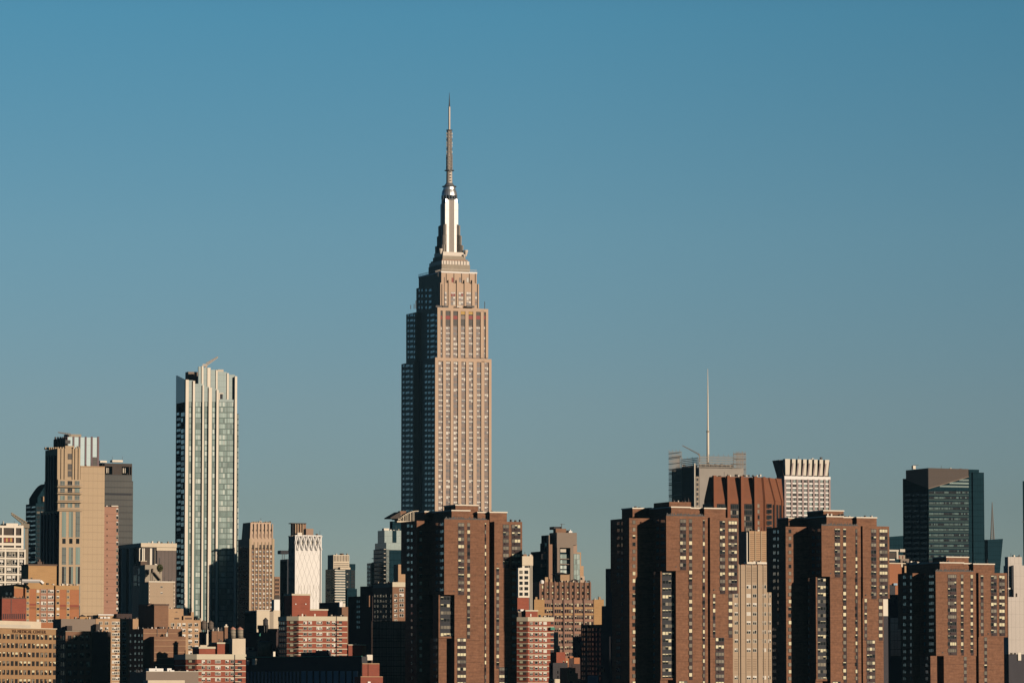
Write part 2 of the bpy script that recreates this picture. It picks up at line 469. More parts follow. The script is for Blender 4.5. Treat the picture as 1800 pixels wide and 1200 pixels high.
    def clutter(s, x0, x1, y, v, n, seed=1):
        """small tanks, vents, bulkheads and aerials along a roof edge"""
        rr = random.Random(seed * 77 + int(x0))
        for k in range(n):
            x = x0 + (x1 - x0) * (k + rr.uniform(.1, .9)) / n
            w, h = rr.uniform(1.0, 3.6), rr.uniform(.8, 3.4)
            if rr.random() < .22:
                s.fb('whip_antenna', 'dark_steel', x, x + .5, y - rr.uniform(4, 8), y + .3, v + rr.uniform(0, 3), .2)
            else:
                s.fb('roof_vent', rr.choice(('dark_steel', 'grey_concrete', 'pale_steel', 'dusk_brick', 'dark_stone', 'white_stone')), x, x + w, y - h, y + .4, v + rr.uniform(0, 4), 1.5)
    def done(s, wname='window'):
        for i, c in enumerate(CLUT.get(s.o.name, ())):
            s.clutter(*c, seed=i + 1)
        for (part, m), g in s.g.items():
            s.made[part] = s.made[(part, m)] = g.build(part.split('#')[0], m, s.o)
        for key, name, m, g in s.subs:
            g.build(name, m, s.made[key])
        ws = sorted(s.w, key=lambda w: -w[4] * w[5] * (1.0 if w[0] == 'E' else math.tan(s.a)))
        for w in ws[:100]:
            o = link(bpy.data.objects.new(wname, win_mesh(w[6], w[4], w[5], w[7])), s.o)
            o.location = (w[1], w[2], w[3])
            if w[0] == 'S':
                o.rotation_euler = (0, 0, -math.pi / 2)
        rest = ws[100:]
        if rest:
            names = []
            for w in rest:
                for m in STY[w[6]][0]:
                    if m not in names: names.append(m)
            G, MI = Geo(), []
            for w in rest:
                g, mi, mats = win_geo(w[6], w[4], w[5], w[7], RNG)
                if w[0] == 'E':
                    vs = [(x + w[1], y + w[2], z + w[3]) for x, y, z in g.v]
                else:
                    vs = [(y + w[1], -x + w[2], z + w[3]) for x, y, z in g.v]
                G.add(vs, g.f)
                MI += [names.index(mats[i]) for i in mi]
            G.build(wname, names, s.o, MI)['kind'] = 'stuff'
        return s

def simple(name, label, D, xL, xC, xR, yt, m, a=22.0, cat='building', group=None, coping=None, d=None):
    """one block: lit east face xC..xR, shaded south face xL..xC"""
    b = Bd(name, label, D, xC, yt, a, cat, group)
    r = b.fb('wall', m, xC, xR, yt, None, 0, d, xl=xL)
    if coping:
        b.box('coping', coping, r[0] - .25, r[1] + .25, r[2] - .25, r[3] + .25, r[4] - .1, r[4] + .55)
    b.r = r
    return b

# ================================================================ ground and river
def sheet(name, m, x0, x1, y0, y1, z):
    g = Geo()
    g.add([(x0, y0, z), (x1, y0, z), (x1, y1, z), (x0, y1, z)], [(0, 1, 2, 3)])
    o = g.build(name, m)
    o['kind'] = 'structure'
    return o
sheet('ground', 'asphalt', -45000, 45000, -3000, 90000, -4.0)
sheet('river', 'river_water', -45000, 45000, 60, 1490, -2.0)
g = Geo(); g.box(-9000, 9000, 1490, 14000, -4, 0)
g.build('street', 'asphalt')['kind'] = 'structure'

# ================================================================ the great stepped limestone skyscraper
B = Bd('skyscraper', 'tallest tower, stepped limestone skyscraper with a silver mast and needle antenna', 3000, 765, 700, cat='skyscraper')
def strips(b, cols, yt, yb, v, dep=1.0, edge=None, m='limestone'):
    """limestone piers left standing between the window columns of an east face"""
    xs = [edge[0]] + [x for c in cols for x in c[:2]] + [edge[1]]
    for i in range(0, len(xs), 2):
        b.fb('pier', m, xs[i], xs[i + 1], yt, yb, v, dep)
# main shaft
cm = [(770.5, 779), (783.8, 792.2), (797, 805.3), (811, 819), (824, 832), (838, 846), (851.5, 859.4)]
zt = B.E(765, 628)[1]
uR = B.E(864, 640)[0]
vL = B.S(705.5, 640)[0]; va_, vb_ = B.S(746, 640)[0], B.S(727.5, 640)[0]
zb = 0
B.box('spandrel_wall', 'spandrel_grey', .5, uR - .5, .8, 12, zb, zt - 3)
B.box('wall', 'limestone', 0, uR, 1.0, va_, zb, zt)
B.box('wall', 'limestone', 0, uR, vb_, vL, zb, zt)
B.box('wall', 'limestone', 4.0, uR, va_ - 1, vb_ + 1, zb, zt - .1)
B.fb('wall', 'limestone', 765, 864, 628, 634, 0, 6)
strips(B, cm, 634, None, 0, 1.6, (765, 864))
B.we(cm, 635.5, 9.42, 31, 5.6, .78, 'esb', 2)
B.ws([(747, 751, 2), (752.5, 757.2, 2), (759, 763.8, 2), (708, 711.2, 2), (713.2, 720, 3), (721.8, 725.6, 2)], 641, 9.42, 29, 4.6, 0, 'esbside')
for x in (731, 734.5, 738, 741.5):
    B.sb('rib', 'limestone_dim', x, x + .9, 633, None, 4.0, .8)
# upper shaft
v1 = 1.7
c2 = [(774.4, 778, 1), (783.3, 792), (796.7, 805), (810, 818), (823.7, 831.7), (836.9, 845), (850.4, 854, 1)]
u0, z2 = B.E(769, 540, v1); u1 = B.E(858.3, 545, v1)[0]
vl = B.S(714, 550, u0)[0]; va2, vb2 = B.S(746.5, 560, u0)[0], B.S(730.6, 560, u0)[0]
B.box('spandrel_wall', 'spandrel_grey', u0 + .5, u1 - .5, v1 + .8, 14, zt - 2, z2 - 3)
B.box('wall', 'limestone', u0, u1, v1 + 1, va2, zt - 2, z2)
B.box('wall', 'limestone', u0, u1, vb2, vl, zt - 2, z2)
B.box('wall', 'limestone', u0 + 4, u1, va2 - 1, vb2 + 1, zt - 2, z2 - .1)
B.fb('wall', 'limestone', 769, 858.3, 540, 545.5, v1, 6)
strips(B, c2, 545.5, 629, v1, 1.6, (769, 858.3))
B.we(c2, 574.5, 9.1, 6, 5.4, v1 + .78, 'esb', 2)
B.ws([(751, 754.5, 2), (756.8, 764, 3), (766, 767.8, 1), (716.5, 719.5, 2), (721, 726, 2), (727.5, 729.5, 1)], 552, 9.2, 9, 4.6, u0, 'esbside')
for i, c in enumerate(c2):
    B.fb('louvre_panel#%d' % i, 'dark_louvre', c[0] + .2, c[1] - .2, 546, 572.5, v1 + .6, .4)
    B.fb('panel#r%d' % i, 'red_panel' if i != 3 else 'spandrel_grey', c[0] + .2, c[1] - .2, 554.8, 561, v1 + .45, .4)
    if i in (3, 4):
        B.fb('panel#a%d' % i, 'amber_panel', c[0] + .2, c[1] - .2, 547, 552.5, v1 + .45, .4)
# third block
v3 = 7.6
u0, z3 = B.E(774, 496.7, v3); u1 = B.E(842, 500, v3)[0]
v3l = B.S(731.7, 503, u0)[0]
B.box('wall', 'limestone', u0, u1, v3, v3l, z2 - 2, z3)
for x in (778.5, 789.5, 804, 817.5, 831, 841):
    B.fb('pier', 'limestone', x - 1.1, x + 1.1, 492 if 780 < x < 840 else 499, 541, v3 - .7, 1.4)
B.we([(781.7, 785, 1), (792.5, 800.5, 2), (806, 814.4, 2), (819.6, 828, 2), (835, 838.5, 1)], 513, 8, 3, 7.2, v3, 'esb')
for i, x in enumerate((793, 797.2, 811)):
    B.fb('panel#t%d' % i, 'red_panel', x, x + 2.8, 516, 520.5, v3 - .12, .3)
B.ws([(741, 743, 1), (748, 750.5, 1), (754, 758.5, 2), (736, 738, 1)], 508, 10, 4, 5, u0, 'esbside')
B.fb('setback_clutter', 'dark_steel', 766, 788, 536.5, 540, 4.5, 1.5)
B.fb('setback_clutter', 'pale_steel', 803, 812, 537.5, 540, 4.5, 1.5)
B.fb('setback_clutter', 'dark_steel', 820, 834, 537, 540, 4.5, 1.5)
# fourth block and observation deck
v4 = 8.8
u0, z4 = B.E(776, 479, v4); u1 = B.E(838, 482, v4)[0]
v4l = B.S(736, 484, u0)[0]
B.box('wall', 'limestone', u0, u1, v4, v4l, z3 - 2, z4)
for x in (776.8, 786, 799.5, 813, 826.5, 837):
    B.fb('pier', 'limestone', x - 1.0, x + 1.0, 480.5, 497, v4 - .6, 1.2)
B.fb('panel#w', 'red_panel', 794, 797, 488, 496, v4 - .1, .3)
B.we([(807, 811, 1), (820, 824, 1)], 488, 9, 1, 8, v4, 'esb')
uc, vc = (u0 + u1) / 2, 28.0
B.box('parapet', 'white_paint', u0 - .3, u1 + .3, v4 - .3, v4 + .1, z4, z4 + .9)
B.box('parapet', 'white_paint', u0 - .3, u0 + .1, v4 - .3, v4l, z4, z4 + 1.0)
B.box('parapet', 'white_paint', u1 - 6, u1 + .3, v4 - .3, v4l, z4, z4 + 1.1)
for i in range(26):
    t = i / 25
    B.box('railing', 'aluminium', u0 + (u1 - u0) * t - .06, u0 + (u1 - u0) * t + .06, v4 - .2, v4, z4, z4 + 2.55)
    B.box('railing', 'aluminium', u0 - .2, u0, v4 + (v4l - v4) * t - .06, v4 + (v4l - v4) * t + .06, z4, z4 + 2.6)
B.box('railing', 'aluminium', u0, u1, v4 - .2, v4 - .05, z4 + 2.4, z4 + 2.6)
B.box('railing', 'aluminium', u0 - .2, u0 - .05, v4, v4l, z4 + 2.4, z4 + 2.6)
axD = B.P[1] + uc * B.ua[1] + vc * B.va[1]
def Z(y): return at(788.5, y, axD)[2]
def tier(part, m, hw, hd, y0, y1):
    B.box(part, m, uc - hw, uc + hw, vc - hd, vc + hd, Z(y0), Z(y1))
tier('crown_tier', 'grey_concrete', 10.6, 13.0, 481, 468)
tier('crown_tier', 'aluminium', 10.3, 12.4, 468, 461.5)
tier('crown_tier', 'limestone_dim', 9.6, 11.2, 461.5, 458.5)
tier('crown_tier', 'aluminium', 10.2, 11.8, 463.5, 461.3)
tier('crown_tier', 'grey_concrete', 8.6, 9.6, 458.5, 452)
tier('crown_tier', 'aluminium', 8.0, 8.6, 452, 445)
for i in range(9):
    x = 780 + i * 5
    B.fb('crown_rib', 'aluminium', x, x + .8, 458, 475, vc - 12.9, .8)
mat('mast_rib', (.24, .20, .165), rough=.5, metal=.2, var=.05, fine=0)
# mast
hw, hd = 4.85, 4.7
B.box('mast', 'silver', uc - hw + .5, uc + hw - .5, vc - hd + .5, vc + hd - .5, Z(446), Z(351))
for sx in (-1, 1):
    for sy in (-1, 1):
        # pale metal wings at each corner of the mast, chamfered at the top
        for (wa, wb, da, db) in ((hw - 2.9, hw, hd - .4, hd), ):
            x0, x1 = sorted((uc + sx * wa, uc + sx * wb)); y0, y1 = sorted((vc + sy * (hd - 2.6), vc + sy * hd))
            c = [(x0, y0), (x1, y0), (x1, y1), (x0, y1)]
            zt_ = [Z(352 if abs(px - uc) < hw - 1 else 359) for px, py in c]
            B.geo('mast_wing', 'bright_metal').prism(c, c, Z(446), zt_)
        for r, yt in ((1.9, 395), (2.9, 413), (4.2, 430)):
            dx, dy = sx * r * .75, sy * r * .75
            px, py = uc + sx * (hw - .5), vc + sy * (hd - .5)
            nx, ny = -sy * .55, sx * .55
            c = [(px + nx, py + ny), (px + dx + nx, py + dy + ny), (px + dx - nx, py + dy - ny), (px - nx, py - ny)]
            if (c[1][0] - c[0][0]) * (c[2][1] - c[1][1]) - (c[1][1] - c[0][1]) * (c[2][0] - c[1][0]) < 0: c = c[::-1]
            B.geo('buttress', 'aluminium').prism(c, c, Z(448), [Z(yt), Z(yt + 2.5), Z(yt + 2.5), Z(yt)] if c[0][0] == px + nx else [Z(yt), Z(yt + 2.5), Z(yt + 2.5), Z(yt)])
for k in range(5):
    w_ = .28
    o_ = -1.7 + k * .85
    B.box('mast_mullion', 'mast_rib', uc + o_ - w_, uc + o_ + w_, vc - hd - .05, vc - hd + 1, Z(446), Z(353))
    B.box('mast_mullion', 'mast_rib', uc - hw - .05, uc - hw + 1, vc + o_ - w_, vc + o_ + w_, Z(446), Z(353))
B.box('mast_window', 'window_glass', uc - 1.9, uc + 1.9, vc - hd + .12, vc - hd + .6, Z(446), Z(353))
B.box('mast_window', 'window_glass', uc - hw + .12, uc - hw + .6, vc - 1.9, vc + 1.9, Z(446), Z(353))
B.geo('drum', 'silver').lathe(uc, vc, [(5.3, Z(352.5)), (5.5, Z(351))])
B.geo('drum_glazing', 'window_glass').lathe(uc, vc, [(5.2, Z(351)), (5.2, Z(344.5))])
for k in range(16):
    a = k * math.pi / 8
    B.geo('drum_post', 'silver').bar((uc + 5.3 * math.cos(a), vc + 5.3 * math.sin(a), Z(351)), (uc + 5.3 * math.cos(a), vc + 5.3 * math.sin(a), Z(344.5)), .5)
B.geo('dome', 'silver').lathe(uc, vc, [(5.6, Z(344.5)), (5.5, Z(342)), (5.3, Z(339)), (4.9, Z(335.5)), (4.4, Z(334)), (4.3, Z(329))], 24)
B.geo('catwalk', 'dark_steel').lathe(uc, vc, [(4.9, Z(329)), (5.1, Z(327.6))])
B.geo('dome', 'silver').lathe(uc, vc, [(3.9, Z(327.6)), (3.0, Z(324.5)), (2.3, Z(322))], 24)
B.geo('antenna_base', 'mast_steel').lathe(uc, vc, [(2.2, Z(322)), (2.05, Z(300))])
for y in (304, 309, 314, 319):
    B.geo('antenna_panel', 'dark_steel').box(uc - .5, uc + .5, vc - 2.5, vc - 1.9, Z(y), Z(y - 2))
B.geo('catwalk', 'dark_steel').lathe(uc, vc, [(3.4, Z(300.5)), (3.4, Z(299.3))])
def lattice(part, m, h, ya, yb, n, w):
    g = B.geo(part, m)
    cs = [(-h, -h), (h, -h), (h, h), (-h, h)]
    for i, (a, b) in enumerate(cs):
        g.bar((uc + a, vc + b, Z(ya)), (uc + a, vc + b, Z(yb)), w)
        c, d = cs[(i + 1) % 4]
        for k in range(n):
            za, zb_ = Z(ya + (yb - ya) * k / n), Z(ya + (yb - ya) * (k + 1) / n)
            p, q = ((a, b), (c, d)) if k % 2 else ((c, d), (a, b))
            g.bar((uc + p[0], vc + p[1], za), (uc + q[0], vc + q[1], zb_), w * .8)
            g.bar((uc + a, vc + b, za), (uc + c, vc + d, za), w * .8)
lattice('antenna_lattice', 'mast_steel', 1.55, 299.5, 272, 9, .42)
lattice('antenna_lattice', 'mast_steel', 1.2, 272, 229.5, 14, .38)
B.geo('antenna_core', 'mast_steel').box(uc - .3, uc + .3, vc - .3, vc + .3, Z(300), Z(229))
for k in range(12):
    y = 296 - k * 5.4
    for sx in (-1, 1):
        B.geo('antenna_panel', 'aluminium' if k % 3 else 'dark_steel').box(uc + sx * 1.9 - .3, uc + sx * 1.9 + .3, vc - .5, vc + .5, Z(y), Z(y - 3))
B.geo('catwalk', 'dark_steel').lathe(uc, vc, [(2.2, Z(229.8)), (2.2, Z(228.6))])
B.geo('antenna_pole', 'mast_steel').lathe(uc, vc, [(.75, Z(229)), (.72, Z(188))], 10)
B.geo('antenna_pole', 'dark_steel').lathe(uc, vc, [(.55, Z(188)), (.32, Z(176)), (.10, Z(163))], 8)
for (dx, dy, y0, y1, r) in ((-9.5, -8, 449, 440, 1.4), (-8.5, -4, 449, 438, .9), (9, -9, 452, 441, 1.6), (7.5, -9.5, 455, 449, 1.0)):
    B.geo('dish', 'pale_steel').lathe(uc + dx, vc + dy, [(r * .3, Z(y0)), (r, Z(y1 + 2)), (r, Z(y1))], 10)
for (x, yt, yb, v) in ((722, 536, 549, 22), (728, 534, 549, 20), (731, 528, 549, 18), (770, 486, 478, 9), (852, 530, 541, 6), (781, 487, 541, 3)):
    u_, z_ = B.E(x, yt, v)
    B.geo('whip_antenna', 'dark_steel').box(u_ - .2, u_ + .2, v - .2, v + .2, z2 if yb > 500 else z4, z_ if z_ > z2 else z2 + 4)
B.done()

# ================================================================ the four brown brick river towers
def river_tower(label, D, p):
    b = Bd('apartment_tower', label, D, p['cx'], p['ct'], cat='apartment tower', group='brown brick river towers')
    W = 'brown_brick'
    # centre block, upper part overhanging the lower
    cx, cr, ct, cb = p['cx'], p['cr'], p['ct'], p['cb']
    u0, u1, _, vC, zC = b.fb('wall', W, cx, cr, ct, cb, 0, 26)
    lx = p['lx']                                     # left edge of the lower centre block
    y2 = p['bay'][3] if p['bay'] else cb
    if p['bay']:
        bx0, bx1, by0, by1 = p['bay']
        b.fb('wall', W, bx1, cr, cb, None, .15, 26)
        BV = 2.2
        b.fb('bay', W, bx0, bx1 + .6, by0, by1, BV, 6)
        b.fb('bay_frame', W, bx0, bx0 + 2.4, by0 + .2, by1, BV - .65, 1)
        b.fb('bay_frame', W, bx1 - 2.0, bx1 + .4, by0 + .2, by1, BV - .65, 1)
        b.fb('bay_frame', W, bx0, bx1, by1 - 3.2, by1, BV - .6, 1)
        b.fb('bay_glazing', 'black_panel', bx0 + 2.4, bx1 - 2.0, by0 + 1.5, by1 - 3.4, BV - .12, .3)  # shade inside the bay put into a near-black colour
        n = p['bayn']
        b.we([(bx0 + 2.9, bx1 - 2.4, 4)], by0 + 2.6, p['pitch'], n, p['wh'] * 1.05, BV - .15, 'bay')
    s0, s1 = p['slot']
    if y2 < 1199:
        b.fb('wall', W, lx, s0, y2, None, 2.2 if p['bay'] else .05, 9)
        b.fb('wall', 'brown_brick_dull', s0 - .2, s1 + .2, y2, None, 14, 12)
        if not p['bay']:
            b.fb('wall', W, s1, cr, cb, None, .05, 26)
    # slot and right wing
    rx0, rx1, rt, rb, rlow = p['rx0'], p['rx1'], p['rt'], p['rb'], p['rlow']
    b.fb('wall', W, cr - .5, rx0 + .5, rt + 1, None, 11, 16)
    b.fb('wall', W, rx0, rx1, rt, rb, .25, 24)
    b.fb('wall', W, rx0, rlow, rb, None, .3, 22)
    if p.get('rback'):
        b.fb('wall', W, rlow - .5, p['rback'], rb, None, 7, 14)
        b.we([(rlow + 2.5, p['rback'] - 1.5, 3)], rb + 6, p['pitch'], 14, p['wh'], 7, 'resdark')
    # left wing
    pv = p['pv']
    wx0, wx1, wt_, wlow, wlt = p['wx0'], p['wx1'], p['wt'], p['wlow'], p['wlt']
    uw, zw = b.E(wx1, wt_, pv)
    vw = b.S(wx0, wt_, uw)[0]; vwl = b.S(wlow, wlt, uw)[0]
    zl = b.S(wlow, wlt, uw)[1]
    b.box('wall', W, uw, u1 - 4, pv, vw, zl, zw)
    b.box('wall', W, uw + .1, u1 - 4, pv + .1, vwl, 0, zl)
    # window columns with brown spandrels between the storeys
    ph, wh = p['pitch'], p['wh']
    i = 0
    for (x0, x1, k, y, n, v) in p['ecols']:
        i += 1
        b.fb('spandrel#%d' % i, 'spandrel_brown', x0, x1, y - .3, min(y + n * ph - .4, 1226), v - .03, .3)
        b.we([(x0, x1, k)], y, ph, n, wh, v - .04, 'res')
        if k > 1 and x1 - x0 > 8:
            for q in range(n):
                xm = (x0 + x1) / 2
                b.fb('air_conditioner', 'spandrel_brown', xm - 2.2, xm + 2.2, y + q * ph + wh + .6, y + q * ph + wh + 3.0, v - .35, .5)
    for (x0, x1, k, y, n, u) in p['scols']:
        uu = uw if u == 'w' else (u0 if u == 'c' else b.E(lx, y2)[0])
        b.ws([(x0, x1, k)], y, ph, n, wh, uu, 'resdark')
    for (x0, x1, k, y, n) in p['wcols']:
        b.we([(x0, x1, k)], y, ph, n, wh, pv, 'res')
    # penthouses with pale copings
    for (x0, x1, yt, yb, v, dep) in p['pent']:
        r = b.fb('penthouse', W, x0, x1, yt, yb, v, dep)
        b.sub('coping', 'white_stone', r[0] - .2, r[1] + .2, r[2] - .2, r[3] + .2, r[4] - .02, r[4] + .42)
    for (x0, x1, yt, yb, v, dep) in p.get('plain', ()):
        b.fb('penthouse', W, x0, x1, yt, yb, v, dep)
    rr = random.Random(int(cx))
    for (x0, x1, y, v) in p['clutter']:
        x = x0
        while x < x1:
            w, h = rr.uniform(1, 3.2), rr.uniform(1, 4.2)
            b.fb('roof_vent', rr.choice(('dark_steel', 'dark_steel', 'spandrel_brown', 'pale_steel')), x, x + w, y - h, y + 1, v + rr.uniform(0, 2), 1.2)
            if rr.random() < .25:
                b.fb('whip_antenna', 'dark_steel', x + .3, x + .8, y - rr.uniform(5, 9), y, v + 1, .2)
            x += w + rr.uniform(1.5, 6)
    # thin rusty rail of roof planting along the parapet
    b.box('roof_railing', 'dark_steel', u0 + .5, u1 - .5, 1.0, 1.3, zC - .1, zC + .3)
    for k in range(40):
        t = .02 + k / 40 * .92 + rr.uniform(0, .02)
        b.box('roof_railing', 'dark_steel', u0 + (u1 - u0) * t, u0 + (u1 - u0) * t + .35, 1.05, 1.25, zC, zC + rr.uniform(.4, 1.1))
    for (x, y) in p.get('vent', ()):
        b.fb('wall_vent', 'dark_steel', x, x + 2, y, y + 2, -.12, .3)
    b.done()
    return b

river_tower('brown brick tower standing in front of the great limestone skyscraper', 1610, dict(
    cx=781, cr=860, ct=912, cb=1044.5, lx=771, bay=(771, 799, 1045, 1121), bayn=6, slot=(785, 798), pv=16.0,
    rx0=869, rx1=918, rt=916, rb=996.5, rlow=897, rback=908.5, wx0=705, wx1=732.5, wt=914.5, wlow=712, wlt=1008,
    pitch=12.72, wh=6.4,
    ecols=[(805, 816.2, 2, 918.5, 10, 0), (821.2, 826.4, 1, 918.5, 16, 0), (852, 854.6, 1, 918.8, 25, 0), (803.6, 819.4, 3, 1121, 8, .15),
           (884, 894.4, 2, 921.5, 6, .25), (899.2, 915, 3, 921.5, 6, .25), (872.4, 877.4, 1, 997, 14, .3), (877, 892.5, 3, 1172, 4, .3)],
    scols=[(715.5, 720, 2, 920.6, 7, 'w'), (722.4, 725.6, 1, 920.6, 23, 'w'), (766, 771, 2, 918, 10, 'c'), (773, 780, 3, 918, 10, 'c'), (762, 768, 3, 1121, 7, 'l')],
    wcols=[(737, 742, 1, 932, 20)],
    pent=[(794, 826, 897.5, 912, 3.5, 26), (800.8, 840.5, 888, 912, 7, 12), (839.5, 861, 900.8, 914, 5, 12), (861, 891, 900.6, 917, 3, 14), (746.5, 768, 899.6, 914, 24, 10)],
    clutter=[(793, 812, 897.5, 6), (806, 812, 888, 9), (842, 850, 900.6, 7), (864, 876, 900.6, 6), (748, 766, 899.6, 26), (898, 914, 915.5, 5)],
    vent=[(797, 1037), (874, 989)]))
river_tower('second brown brick apartment tower from the left, in front of the tall white mast', 1570, dict(
    cx=1171, cr=1244, ct=906, cb=1002.5, lx=1160.5, bay=(1161, 1188, 1003.5, 1194), bayn=15, slot=(1174, 1186), pv=12.4,
    rx0=1248, rx1=1298, rt=909, rb=1042, rlow=1288, wx0=1073, wx1=1106, wt=910, wlow=1075, wlt=1040,
    pitch=12.85, wh=6.6,
    ecols=[(1195, 1206, 2, 912, 7, 0), (1211, 1216.6, 1, 912, 22, 0), (1235.2, 1239, 1, 913.5, 25, 0), (1193, 1208.2, 3, 1196, 3, .15),
           (1265, 1274.6, 2, 915, 10, .25), (1280, 1296, 3, 915, 10, .25), (1253, 1257.4, 1, 1043.5, 6, .3), (1280.5, 1287.4, 1, 1043.5, 6, .3), (1257.5, 1273, 3, 1120, 9, .3)],
    scols=[(1084.5, 1089.5, 2, 916, 9, 'w'), (1092.3, 1095, 1, 916, 14, 'w'), (1083.5, 1090.8, 2, 1096, 10, 'w'), (1153.8, 1159, 2, 912.5, 7, 'c'), (1161.8, 1169.6, 3, 912.5, 7, 'c'), (1148.3, 1151.4, 1, 1004, 17, 'l')],
    wcols=[(1111.8, 1117, 1, 914, 24)],
    pent=[(1180, 1214, 891.6, 907, 3.5, 26), (1214, 1234.5, 893.4, 907, 5, 12), (1238, 1275.5, 893.6, 910, 3, 14), (1112, 1151, 893.6, 911, 23, 10)],
    plain=[(1176.5, 1214.5, 881.5, 893, 8, 14)],
    clutter=[(1184, 1212, 881.5, 10), (1217, 1222, 893, 7), (1255, 1268, 893.4, 6), (1117, 1124, 893.4, 25), (1140, 1152, 893.4, 25)],
    vent=[(1187.5, 994.5), (1254.5, 1035)]))
river_tower('third brown brick apartment tower from the left, below the white tower with flared crown', 1662, dict(
    cx=1444, cr=1513, ct=923, cb=1012.5, lx=1433.5, bay=(1434, 1459, 1013.5, 1196), bayn=15, slot=(1446, 1457), pv=12.4,
    rx0=1516.3, rx1=1563, rt=924, rb=1051, rlow=1552.5, wx0=1347.5, wx1=1381, wt=925, wlow=1355.5, wlt=1040,
    pitch=12.32, wh=6.4,
    ecols=[(1467, 1476.8, 2, 928.3, 7, 0), (1482, 1487.2, 1, 928.3, 22, 0), (1503.6, 1507, 1, 929.5, 24, 0), (1463, 1478, 3, 1197, 3, .15),
           (1531, 1540.4, 2, 929.4, 10, .25), (1545.5, 1560.2, 3, 929.4, 10, .25), (1519.4, 1524, 1, 1051.5, 6, .3), (1544.4, 1551.4, 1, 1051.5, 6, .3), (1523.2, 1538.4, 3, 1124.5, 9, .3)],
    scols=[(1359, 1364, 2, 931, 9, 'w'), (1366.5, 1369.4, 1, 931, 14, 'w'), (1357.5, 1365, 2, 1102, 10, 'w'), (1427.3, 1432.6, 2, 928.5, 7, 'c'), (1435, 1442.6, 3, 928.5, 7, 'c'), (1420.4, 1423.2, 1, 1015, 15, 'l')],
    wcols=[(1386, 1391, 1, 930, 23)],
    pent=[(1453, 1482.5, 908, 924, 3.5, 26), (1482.5, 1501.5, 909.6, 924, 5, 12), (1506, 1541, 909.8, 925, 3, 14), (1386, 1421.5, 910.6, 927, 23, 10), (1447.5, 1483, 897.8, 910, 8, 14)],
    clutter=[(1454, 1482, 906, 5), (1486, 1496, 909.4, 7), (1514, 1533, 909.6, 6), (1390, 1398, 910.4, 25), (1412, 1424, 910.4, 25)],
    vent=[(1459, 1006), (1521.5, 1044)]))
river_tower('rightmost and lowest brown brick apartment tower, in front of the dark glass tower', 1725, dict(
    cx=1644.5, cr=1715.5, ct=1003.5, cb=1152, lx=1635.5, bay=None, bayn=0, slot=(1647, 1659), pv=13.0,
    rx0=1720, rx1=1770.5, rt=1006, rb=1119, rlow=1764.5, wx0=1578, wx1=1604, wt=1006.5, wlow=1584.5, wlt=1105,
    pitch=11.86, wh=6.6,
    ecols=[(1666, 1681.2, 4, 1009, 12, 0), (1688.8, 1693.4, 1, 1009.2, 12, 0), (1705.8, 1710.4, 1, 1009.4, 12, 0), (1694.2, 1699.2, 1, 1153.5, 6, .05),
           (1723.6, 1728.6, 1, 1010.6, 9, .25), (1741.5, 1752, 2, 1010.6, 9, .25), (1756, 1766.2, 2, 1010.8, 9, .25), (1730, 1735, 1, 1119.5, 9, .3)],
    scols=[(1587.5, 1593, 2, 1010.5, 18, 'w'), (1600, 1603, 1, 1010.5, 18, 'w'), (1624, 1627, 1, 1009, 12, 'c'), (1633, 1642, 3, 1009, 12, 'c'), (1627, 1632, 2, 1153, 5, 'l')],
    wcols=[],
    pent=[(1652, 1694, 989, 1005, 3.5, 26), (1694, 1707, 990.6, 1005, 5, 12), (1711, 1748, 991.4, 1007, 3, 14), (1663.6, 1702.6, 979.2, 991, 8, 12), (1613, 1631, 989, 1007, 24, 10)],
    clutter=[(1667, 1688, 989, 4.5), (1714, 1738, 991, 5), (1657, 1662, 989, 6)],
    vent=[(1737, 1112), (1656, 1145)]))

# ================================================================ left of the skyscraper, far to near
# --- tall glass tower with white stone piers
B = Bd('glass_tower', 'slender teal glass tower with pale vertical stone piers and a sloping open crown', 2600, 326, 800, cat='skyscraper')
B.fb('wall', 'curtain_glass', 326, 413, 705, None, .8, xl=309.5)
B.fb('floor_edges', 'office_glass', 326.5, 413, 706, None, .72, .3)
bays = [(332.4, 338.8, 2), (343.4, 355.6, 3), (359.4, 366.6, 2), (373.2, 380.4, 2), (385, 398.5, 4), (399.2, 412.6, 3)]
for i, (x0, x1) in enumerate(((326.6, 332), (339.2, 343), (356, 359), (367, 372.8), (380.8, 384.6), (413, 417))):
    B.fb('stone_pier#%d' % i, 'white_stone', x0, x1, (667, 669, 677, 681, 685, 662)[i], None, -.6, 2.2)
for i, c in enumerate(bays):
    yt = (668, 674, 679, 683, 701, 702)[i]
    B.fb('crown_panel', 'cyan_glass', c[0] - .4, c[1] + .4, yt, 706, .3, .8)
    B.we([c], 706, 9.65, 53, 8.4, .7, 'teal')
B.fb('wall', 'curtain_glass', 413, 419.5, 727, None, 1.5, 12)
B.we([(417.2, 419.3, 1)], 728, 9.65, 50, 8.0, 1.45, 'teal')
# higher glazed screen behind, stepping down to the right
for i, (x0, x1, ya) in enumerate(((349, 355.5, 643), (357.5, 364.5, 645), (370.5, 379.5, 648.5), (383, 398.5, 652), (402.5, 413, 657))):
    B.fb('crown_panel', 'cyan_glass', x0, x1, ya + 1, 706, 1.5, 1.2)
for i, (x0, x1, ya) in enumerate(((354.6, 357.8, 643), (364.6, 370.2, 646), (379.6, 382.8, 650), (399, 402.4, 655.5), (412.8, 417, 661))):
    B.fb('stone_pier#b%d' % i, 'white_stone', x0, x1, ya, 706, 1.0, 2)
B.fb('roof_unit', 'pale_concrete', 383, 393, 649, 656, 9, 5)
B.fb('crown_core', 'grey_taupe', 331, 349, 653, 706, 15, 6)
B.fb('stone_pier#w', 'white_stone', 385, 386.6, 691, 702, .1, 1); B.fb('stone_pier#x', 'white_stone', 385, 393, 690.4, 692, .1, 1)
